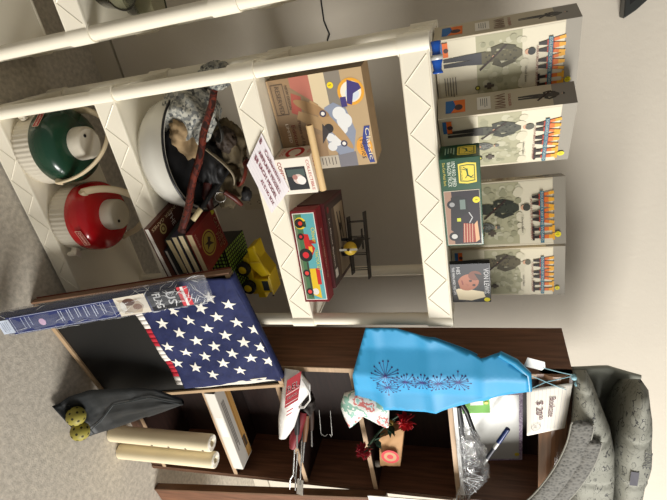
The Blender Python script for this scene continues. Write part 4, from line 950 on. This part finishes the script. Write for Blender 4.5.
# bag body: front face quad, with depth
A_ = [Vector(v) for v in q]; bk = [v + Vector((.006, .055, 0)) for v in A_]
b = B()
def gq(c, u, v, off): 
    p_ = (c[0].lerp(c[1], u)).lerp(c[3].lerp(c[2], u), v); return p_ + Vector((0, off*(.010*sin(pi*u)*sin(pi*v)+.004*nz(u*5, v*5)), 0))
b.grid(16, 12, lambda u, v: gq(A_, u, v, -1), PBG); b.grid(16, 12, lambda u, v: gq(bk, u, v, 1), PBG)
for (i, j) in ((0, 1), (1, 2), (2, 3), (3, 0)): b.add([A_[i], A_[j], bk[j], bk[i]], [(0, 1, 2, 3)], PBG)
ZL = min(v.z for v in A_)
dz = Zb3+.001-1.178+.012
b.build('body', None, t, True)
p = Print(Vector((1.535, -.0065, 1.232)), Vector((1, -.04, -.1)), Vector((.1, .06, 1)), (0, -1, 0), .1, .1)
p.ell(0, 0, .36, (208, 30, 40), .36, 32); p.ell(0, 0, .25, (190, 146, 100), .25, 32); p.ell(0, 0, .13, (208, 30, 40), .13, 24); p.build('bullseye_print', t, True)
b = B().lathe([(.012, 0), (.014, .005), (.012, .02)], 16, mat((210, 206, 196), .4), Matrix.Translation((1.63, .03, Zb3+.001))); one(b, 'white_cap', 'tiny white cap standing at the end of the paper bag', 'cap')

# dry-erase board leaning at the back of the top shelf
t = thing('dry_erase_board', 'small white dry-erase board with a lilac patterned border', 'whiteboard', (1.36, .19, Zb2))
T = Matrix.Translation((1.34, .155, Zb2+.002)) @ Matrix.Rotation(-.12, 4, 'X') @ Matrix.Rotation(.06, 4, 'Z'); 
LIL = mixmat('lilac_border', [(196, 180, 196), (150, 128, 160), (206, 192, 206)], 120, 'noise', .6)
B().box(0, .425, 0, .006, 0, .250, LIL, T).build('border', None, t, True)
B().box(.016, .405, -.0008, .004, .016, .236, mat((206, 206, 200), .25), T).build('writing_surface', None, t, True)
b = B(); b.box(.02, .110, -.003, -.0012, .018, .125, mat((112, 186, 62), .6), T); b.build('green_note', None, t, True)
b = B(); b.box(.04, .062, -.0045, -.0033, .05, .10, mat((236, 236, 226), .5), T); b.build('sticker', None, t, True); b = B(); b.lathe([(.008, 0), (.008, .002)], 14, mat((226, 206, 60), .5), T @ Matrix.Translation((.05, -.0035, .112)) @ Matrix.Rotation(pi/2, 4, 'X')); b.build('sticker', None, t, True); b = B(); b.lathe([(.010, 0), (.010, .002)], 14, mat((226, 206, 60), .5), T @ Matrix.Translation((.375, -.001, .228)) @ Matrix.Rotation(pi/2, 4, 'X')); b.build('sticker', None, t, True)
t = thing('marker_pen', 'white marker pen with a dark blue cap in front of the whiteboard', 'marker', (1.5, .08, 1.62))
P, Q = Vector((1.640, .085, 1.588)), Vector((1.458, .105, 1.685))
B().tube([P, P.lerp(Q, .62)], .0075, mat((222, 222, 218), .4), 12).build('barrel', None, t, True)
B().tube([P.lerp(Q, .62), Q], .0095, mat((28, 56, 120), .35), 12).build('cap', None, t, True)
B().tube([P.lerp(Q, .15), P.lerp(Q, .45)], .0078, mat((60, 64, 74), .5), 12).build('printed_band', None, t, True)

# clear plastic wrapped thing on the top shelf edge
t = thing('wrapped_umbrella', 'folded black umbrella in crumpled clear plastic on the bookcase shelf', 'umbrella', (1.45, .02, Zb2))
B().tube([(1.275, .03, 1.512), (1.36, .035, 1.514), (1.50, .04, 1.514), (1.62, .045, 1.514)], [.010, .013, .014, .012], mat((26, 27, 32), .5, .2, 15), 12).build('canopy', None, t, True)
B().tube([(1.262, .035, 1.522), (1.30, .03, 1.54), (1.43, .03, 1.566)], .009, mat((24, 24, 28), .35), 10).build('handle', None, t, True)
b = B(); b.bar((1.24, -.002, 1.5035), (1.72, -.002, 1.5035), .02, .013, mat((226, 226, 224), .5)); b.build('white_backing_card', None, t, True)
def wrap(u, v):
    a = 2*pi*u; x = 1.36 + .42*v; hgt = (.050+.05*sin(pi*min(1, v/.75)))*(1 if v < .7 else 1-1.1*(v-.7)); k = 1+.6*(abs(nz(cos(a)*2.1+x*15, sin(a)*2.1, x*12))-.25)
    z = 1.4975 + max(0, hgt*(1+sin(a))*.55*k) - .16*max(0, v-.72); return Vector((x + .012*nz(a, v*20), -.012 + .042*cos(a)*k - .05*max(0, v-.7), z))
CRINK = mat((238, 240, 242), .12, trans=.85, ior=1.3, alpha=.32, bump=.6, scale=30, var=.01)
cr = B().grid(40, 70, wrap, CRINK, True); rnd = random.Random(3)
for i in range(26):
    u, v = rnd.random()*.5+.45, rnd.uniform(.05, .8); pts = [wrap(u+rnd.uniform(-.05, .05)+.04*k_*rnd.choice((-1, 1)), v+.045*k_) + Vector((0, -.002, .001)) for k_ in range(5)]
    cr.tube(pts, [.0003, .0009, .0012, .0008, .0003], mat((236, 238, 240), .2, coat=.5), 6)  # near-white tubes stand in for highlights on the wrap's wrinkles
cr.build('plastic_wrap', None, t, True)

# blue folded table cover hanging in front of the bookcase
t = thing('blue_table_cover', 'bright blue folded table cover with navy dandelion prints hanging on the bookcase', 'table cover', (1.07, -.05, 1.45))
BLU = mat((44, 152, 204), .55, .04, 8)
def bl(x, z, d_, y=-.052):
    # creases: one vertical, two horizontal
    cr = .030*min(1, abs((x-1.045)/.10)) + 0.006*min(1, abs(((z-1.262+.0875) % .175)-.0875)/.03) + .004*nz(x*8, z*8, 3)
    return Vector((x, y - .030 + cr, z))
o1 = [(.861, 1.242), (.866, 1.347), (.913, 1.477), (.975, 1.604), (1.00, 1.57), (1.05, 1.437), (1.05, 1.169), (.95, 1.20)]
o2 = [(1.045, 1.165), (1.227, 1.146), (1.234, 1.441), (1.175, 1.566), (1.104, 1.747), (1.030, 1.740), (.955, 1.660), (.975, 1.60), (1.045, 1.437)]
o0 = [(.861, 1.242), (.866, 1.347), (.913, 1.477), (.973, 1.604), (.955, 1.660), (1.030, 1.740), (1.104, 1.747), (1.175, 1.566), (1.234, 1.441), (1.227, 1.146), (1.045, 1.172)]
sheet(o0, bl, .014, BLU).build('front_fold', None, t, True, solid=.003)
o3 = [(.865, 1.262), (.905, 1.46), (.965, 1.590), (1.02, 1.56), (1.06, 1.42), (1.06, 1.18)]
sheet([(x+.004, z+.004) for x, z in o3], lambda x, z, d_: bl(x, z, d_, -.040), .02, mat((40, 140, 186), .4)).build('back_fold', None, t, True, solid=.003)  # back layer in a darker blue: its shade is put into the colour
b = B().tube([(.957, -.052, 1.660), (.985, -.058, 1.705), (1.030, -.060, 1.742), (1.10, -.058, 1.748)], [.010, .013, .012, .008], mat((46, 150, 198), .35), 10); b.build('gathered_edge', None, t, True)
dn = B(); NV = mat((34, 34, 110), .5); NVD = mat((30, 30, 96), .5)
for ix, (x, z, r) in enumerate(((1.042, 1.289, .052), (1.111, 1.286, .046), (1.073, 1.353, .046), (1.071, 1.41, .040), (1.075, 1.464, .046), (1.065, 1.528, .044))):
    rnd = random.Random(ix)
    for i in range(18):
        a = 2*pi*i/18 + rnd.uniform(-.1, .1); rr_ = r*rnd.uniform(.7, 1.05)
        c0, c1 = Vector((x, z)), Vector((x+rr_*cos(a), z+rr_*sin(a))); dd = (c1-c0).normalized(); nn = Vector((-dd.y, dd.x))*.0008
        up_ = lambda v, k=.0022: bl(v.x, v.y, 0) - Vector((0, k, 0))
        pts = [c0.lerp(c1, k_/3) for k_ in range(4)]
        dn.add([up_(p_+nn) for p_ in pts]+[up_(p_-nn) for p_ in pts], [(k_, k_+1, 5+k_, 4+k_) for k_ in range(3)], NV)
        dn.add([up_(c1+Vector((cos(q)*.0032, sin(q)*.0032)), .0025) for q in [2*pi*j/8 for j in range(8)]], [tuple(range(8))], NVD)
dn.build('dandelion_print', None, t, True)

# swing tag and strings, price note
t = thing('string_tag', 'white swing tag on pale blue strings tied to the bookcase top', 'tag', (1.06, -.02, 1.78))
STR = mat((150, 196, 210), .6)
def tg(x, z, y=-.022): return Vector((x, y, z))
b = B(); b.prism([(0, 0), (.052, 0), (.062, .011), (.052, .022), (0, .022)], .0012, mat((226, 226, 222), .5)); 
TT = Matrix.Translation((1.012, -.03, 1.755)) @ Matrix.Rotation(radians(70), 4, 'Y') ;
b = B(); b.add([tg(.995, 1.745), tg(1.03, 1.733), tg(1.047, 1.787), tg(1.035, 1.798), tg(1.012, 1.796)], [(0, 1, 2, 3, 4)], mat((226, 226, 222), .5)); b.build('tag', None, t, True, solid=.001)
B().tube([tg(1.035, 1.79), tg(1.052, 1.84), tg(1.07, 1.882, -.014)], .0016, STR, 6).build('string', None, t, True)
B().tube([tg(1.105, 1.745, -.05), tg(1.095, 1.80), tg(1.072, 1.884, -.014)], .0016, STR, 6).build('string', None, t, True)
B().tube([tg(1.04, 1.745, -.05), tg(1.10, 1.81), tg(1.125, 1.86)], .0016, STR, 6).build('string', None, t, True)
b = B().blob((1.078, -.014, 1.884), (.010, .008, .008), .25, 3, 2, 3, STR); b.blob((1.104, -.016, 1.894), (.008, .007, .008), .25, 3, 4, 3, STR); b.build('knot', None, t, True)
t = thing('price_note', 'white lined paper note with handwritten price hanging on the bookcase front', 'note', (1.22, -.02, 1.74))
cc = [Vector((1.130, -.024, 1.742)), Vector((1.338, -.030, 1.742)), Vector((1.300, -.020, 1.862)), Vector((1.100, -.016, 1.880))]
def nq(u, v, off=0): return cc[0].lerp(cc[1], u).lerp(cc[3].lerp(cc[2], u), v) + Vector((0, -.002*sin(pi*u)-off, 0))
B().grid(14, 6, lambda u, v: nq(u, v), mat((236, 230, 218), .7)).build('paper', None, t, True, solid=.0008)
ln = B()
for i in range(10):
    v = .08+.09*i; ln.grid(10, 2, lambda u, w_: nq(.02+.96*u, v+.008*w_, .0009), mat((190, 190, 196), .7))
ln.build('ruled_line', None, t, True)
Wd = (cc[1]-cc[0]+cc[2]-cc[3])/2; Hd = (cc[3]-cc[0]+cc[2]-cc[1])/2
p = Print(cc[0]+Vector((0, -.0052, 0)), Wd, Hd, (0, -1, 0), Wd.length, Hd.length)
INKB = (110, 30, 50)
p.text('Bookcase', .24, .56, .021, INKB, .085, bold=.0003, shear=.15); p.text('$ 20', .28, .26, .022, INKB, .060, bold=.0003, shear=.1); p.text('00', .60, .34, .013, INKB, .018, bold=.0005)
p.line([(.84+.075*cos(a), .28+.11*sin(a)) for a in [2*pi*i/20 for i in range(21)]], .0014, (60, 50, 60)); p.text('8', .825, .23, .010, (60, 50, 60)); p.build('handwriting', t, True)

# ================================================================== GREY PADDED BAG ON TOP OF THE BOOKCASE
GRF = mixmat('grey_printed_fabric', [(138, 138, 127), (66, 66, 64), (144, 144, 133), (116, 116, 107), (142, 142, 131), (60, 60, 60), (150, 150, 139)], 16, 'noise', .8, pos=[0, .345, .37, .50, .515, .60, .618], stretch=(1, 1, 1.8), detail=5, bump=.1)
GRP = mat((162, 164, 152), .8, .08, 10, bump=.1, bscale=40)
t = thing('padded_sleeping_bag', 'grey padded sleeping bag folded open on top of the bookcase', 'sleeping bag', (1.4, .12, BH))
zt = BH+.001
lo_ = [(1.055, zt), (1.048, 1.916), (1.10, 1.938), (1.163, 1.957), (1.295, 2.000), (1.412, 2.022), (1.62, 2.036), (1.80, 2.03), (1.80, zt), (1.5, zt), (1.3, zt)]
hi_ = [(1.085, 2.072), (1.158, 2.054), (1.316, 2.034), (1.436, 2.030), (1.62, 2.042), (1.80, 2.036), (1.80, 2.12), (1.66, 2.128), (1.449, 2.138), (1.262, 2.122), (1.134, 2.099)]
def padf(seed, yf):
    def f(x, z, d_):
        q = min(1, d_/.045); seam = .012*max(0, 1-abs(((x-1.02) % .20)-.10)/.012) if d_ > .004 else 0
        return Vector((x, yf - .055*sqrt(max(0, 1-(1-q)**2)) + seam + .010*nz(x*11, z*13, seed), z))
    return f
def padb(yb): return lambda x, z, d_: Vector((x + .20*max(0, 1-(x-1.05)/.6), yb + .03*sqrt(min(1, d_/.045)), z))
fl_, fh_ = padf(2, -.012), padf(6, -.005)
puff(lo_, fl_, padb(.20), .014, GRF).build('lower_pad', None, t, True)
puff(hi_, fh_, padb(.20), .014, GRF).build('upper_pad', None, t, True)
# plain lining closing the mouth at the back
ln_ = [(1.20, 1.91), (1.193, 2.025), (1.237, 2.134), (1.36, 2.125), (1.60, 2.09), (1.60, 1.99), (1.35, 1.93)]
b = sheet(ln_, lambda x, z, d_: Vector((x, .17 + .06*min(1, max(0, (x-1.22)/.2)) + .02*min(1, d_/.05) - .01*nz(x*9, z*9), z)), .014, GRP); b.build('lining', None, t, True, solid=.012)
def text_on(body, x, z, sz, fn, c, wd, rot=0):
    vs, fs = text_geo(body); mn, mx = min(v[0] for v in vs), max(v[0] for v in vs); out = []
    for v in vs:
        a, b_ = (v[0]-mn)/(mx-mn)*wd, v[1]/.7*sz; px_, pz_ = x+a*cos(rot)-b_*sin(rot), z+a*sin(rot)+b_*cos(rot); q = fn(px_, pz_, .05); out.append(Vector((q.x, q.y-.0035, q.z)))
    return B().add(out, fs, mat(c, .7))
text_on('ZONE', 1.345, 2.095, .022, fh_, (40, 40, 42), .075, -.03).build('lettering', None, t, True)
def patch(pts, fn, c): return B().add([fn(x, z, .05) - Vector((0, .003, 0)) for x, z in pts], [tuple(range(len(pts)))], mat(c, .7))
patch([(1.44, 2.062), (1.50, 2.060), (1.50, 2.084), (1.44, 2.086)], fh_, (74, 72, 82)).build('printed_patch', None, t, True)
MESH = mixmat('grey_mesh_pad', [(40, 40, 38), (92, 91, 86), (112, 110, 104)], 95, 'dist', .8, pos=[0, .3, .65], bump=.4)
def band(cpts, w, name, yo):
    cp = [Vector(c) for c in cpts]; k = len(cp); b = B()
    def fn(u, v):
        tp = sqrt(max(.0, min(1, v/.04, (1-v)/.04))); f = v*(k-1); i = min(int(f), k-2); c = cp[i].lerp(cp[i+1], f-i); d = (cp[min(i+1, k-1)]-cp[max(i, 0)]).normalized(); n_ = Vector((-d.z, 0, d.x)).normalized()
        a = 2*pi*u; return c + n_*w/2*cos(a)*tp + Vector((0, .011*sin(a)*tp+yo, 0))
    m_ = b.grid(20, 40, fn, MESH, True).build(name, None, t, True)
    for uu in (0, .5): B().tube([fn(uu, v/30) for v in range(1, 30)], .003, mat((150, 148, 138), .8), 6).build('edge_piping', None, m_, True)
def smoothp(c, n=6):
    c = [Vector(x) for x in c]; out = []
    for i in range(len(c)-1):
        p0, p1, p2, p3 = c[max(i-1, 0)], c[i], c[i+1], c[min(i+2, len(c)-1)]
        for j in range(n):
            u = j/n; out.append(.5*((2*p1)+(p2-p0)*u+(2*p0-5*p1+4*p2-p3)*u*u+(-p0+3*p1-3*p2+p3)*u**3))
    return out+[c[-1]]
band(smoothp([(1.20, -.078, 1.905), (1.30, -.080, 1.894), (1.40, -.082, 1.868), (1.50, -.084, 1.830), (1.60, -.086, 1.780), (1.70, -.086, 1.715)]), .066, 'mesh_strap', 0)
band(smoothp([(1.28, -.09, 1.938), (1.38, -.092, 1.922), (1.48, -.094, 1.890), (1.58, -.096, 1.845), (1.70, -.096, 1.775)]), .055, 'mesh_strap', .012)

# ================================================================== WALL: BLACK DEVICE AND CABLE
t = thing('wall_speaker', 'black box mounted high on the wall above the soldier boxes', 'speaker', (.012, .676, 2.094))
TS = Matrix.Rotation(pi/2, 4, 'X')
b = B(); b.prism([(-.30, 0), (.100, 0), (.080, .035), (.035, .09), (-.03, .145), (-.12, .19), (-.30, .21)], .06, mat((42, 44, 42), .4), TS); b.build('cabinet', None, t, bevel=.004)
b = B(); b.prism([(-.28, .015), (.06, .015), (.02, .07), (-.05, .12), (-.13, .165), (-.28, .185)], .0015, mat((18, 18, 18), .8), Matrix.Translation((0, -.06, 0)) @ TS); b.build('grille', None, t)
b = B().tube([(-.16, .6725, 1.083), (-.05, .6725, 1.079), (-.02, .6725, 1.086), (.0, .6725, 1.092), (.02, .6725, 1.080), (.20, .6725, 1.075), (.45, .6725, 1.06)], .003, BLACK, 8)
one(b, 'black_cable', 'thin black cable running along the wall behind the shelving', 'cable')
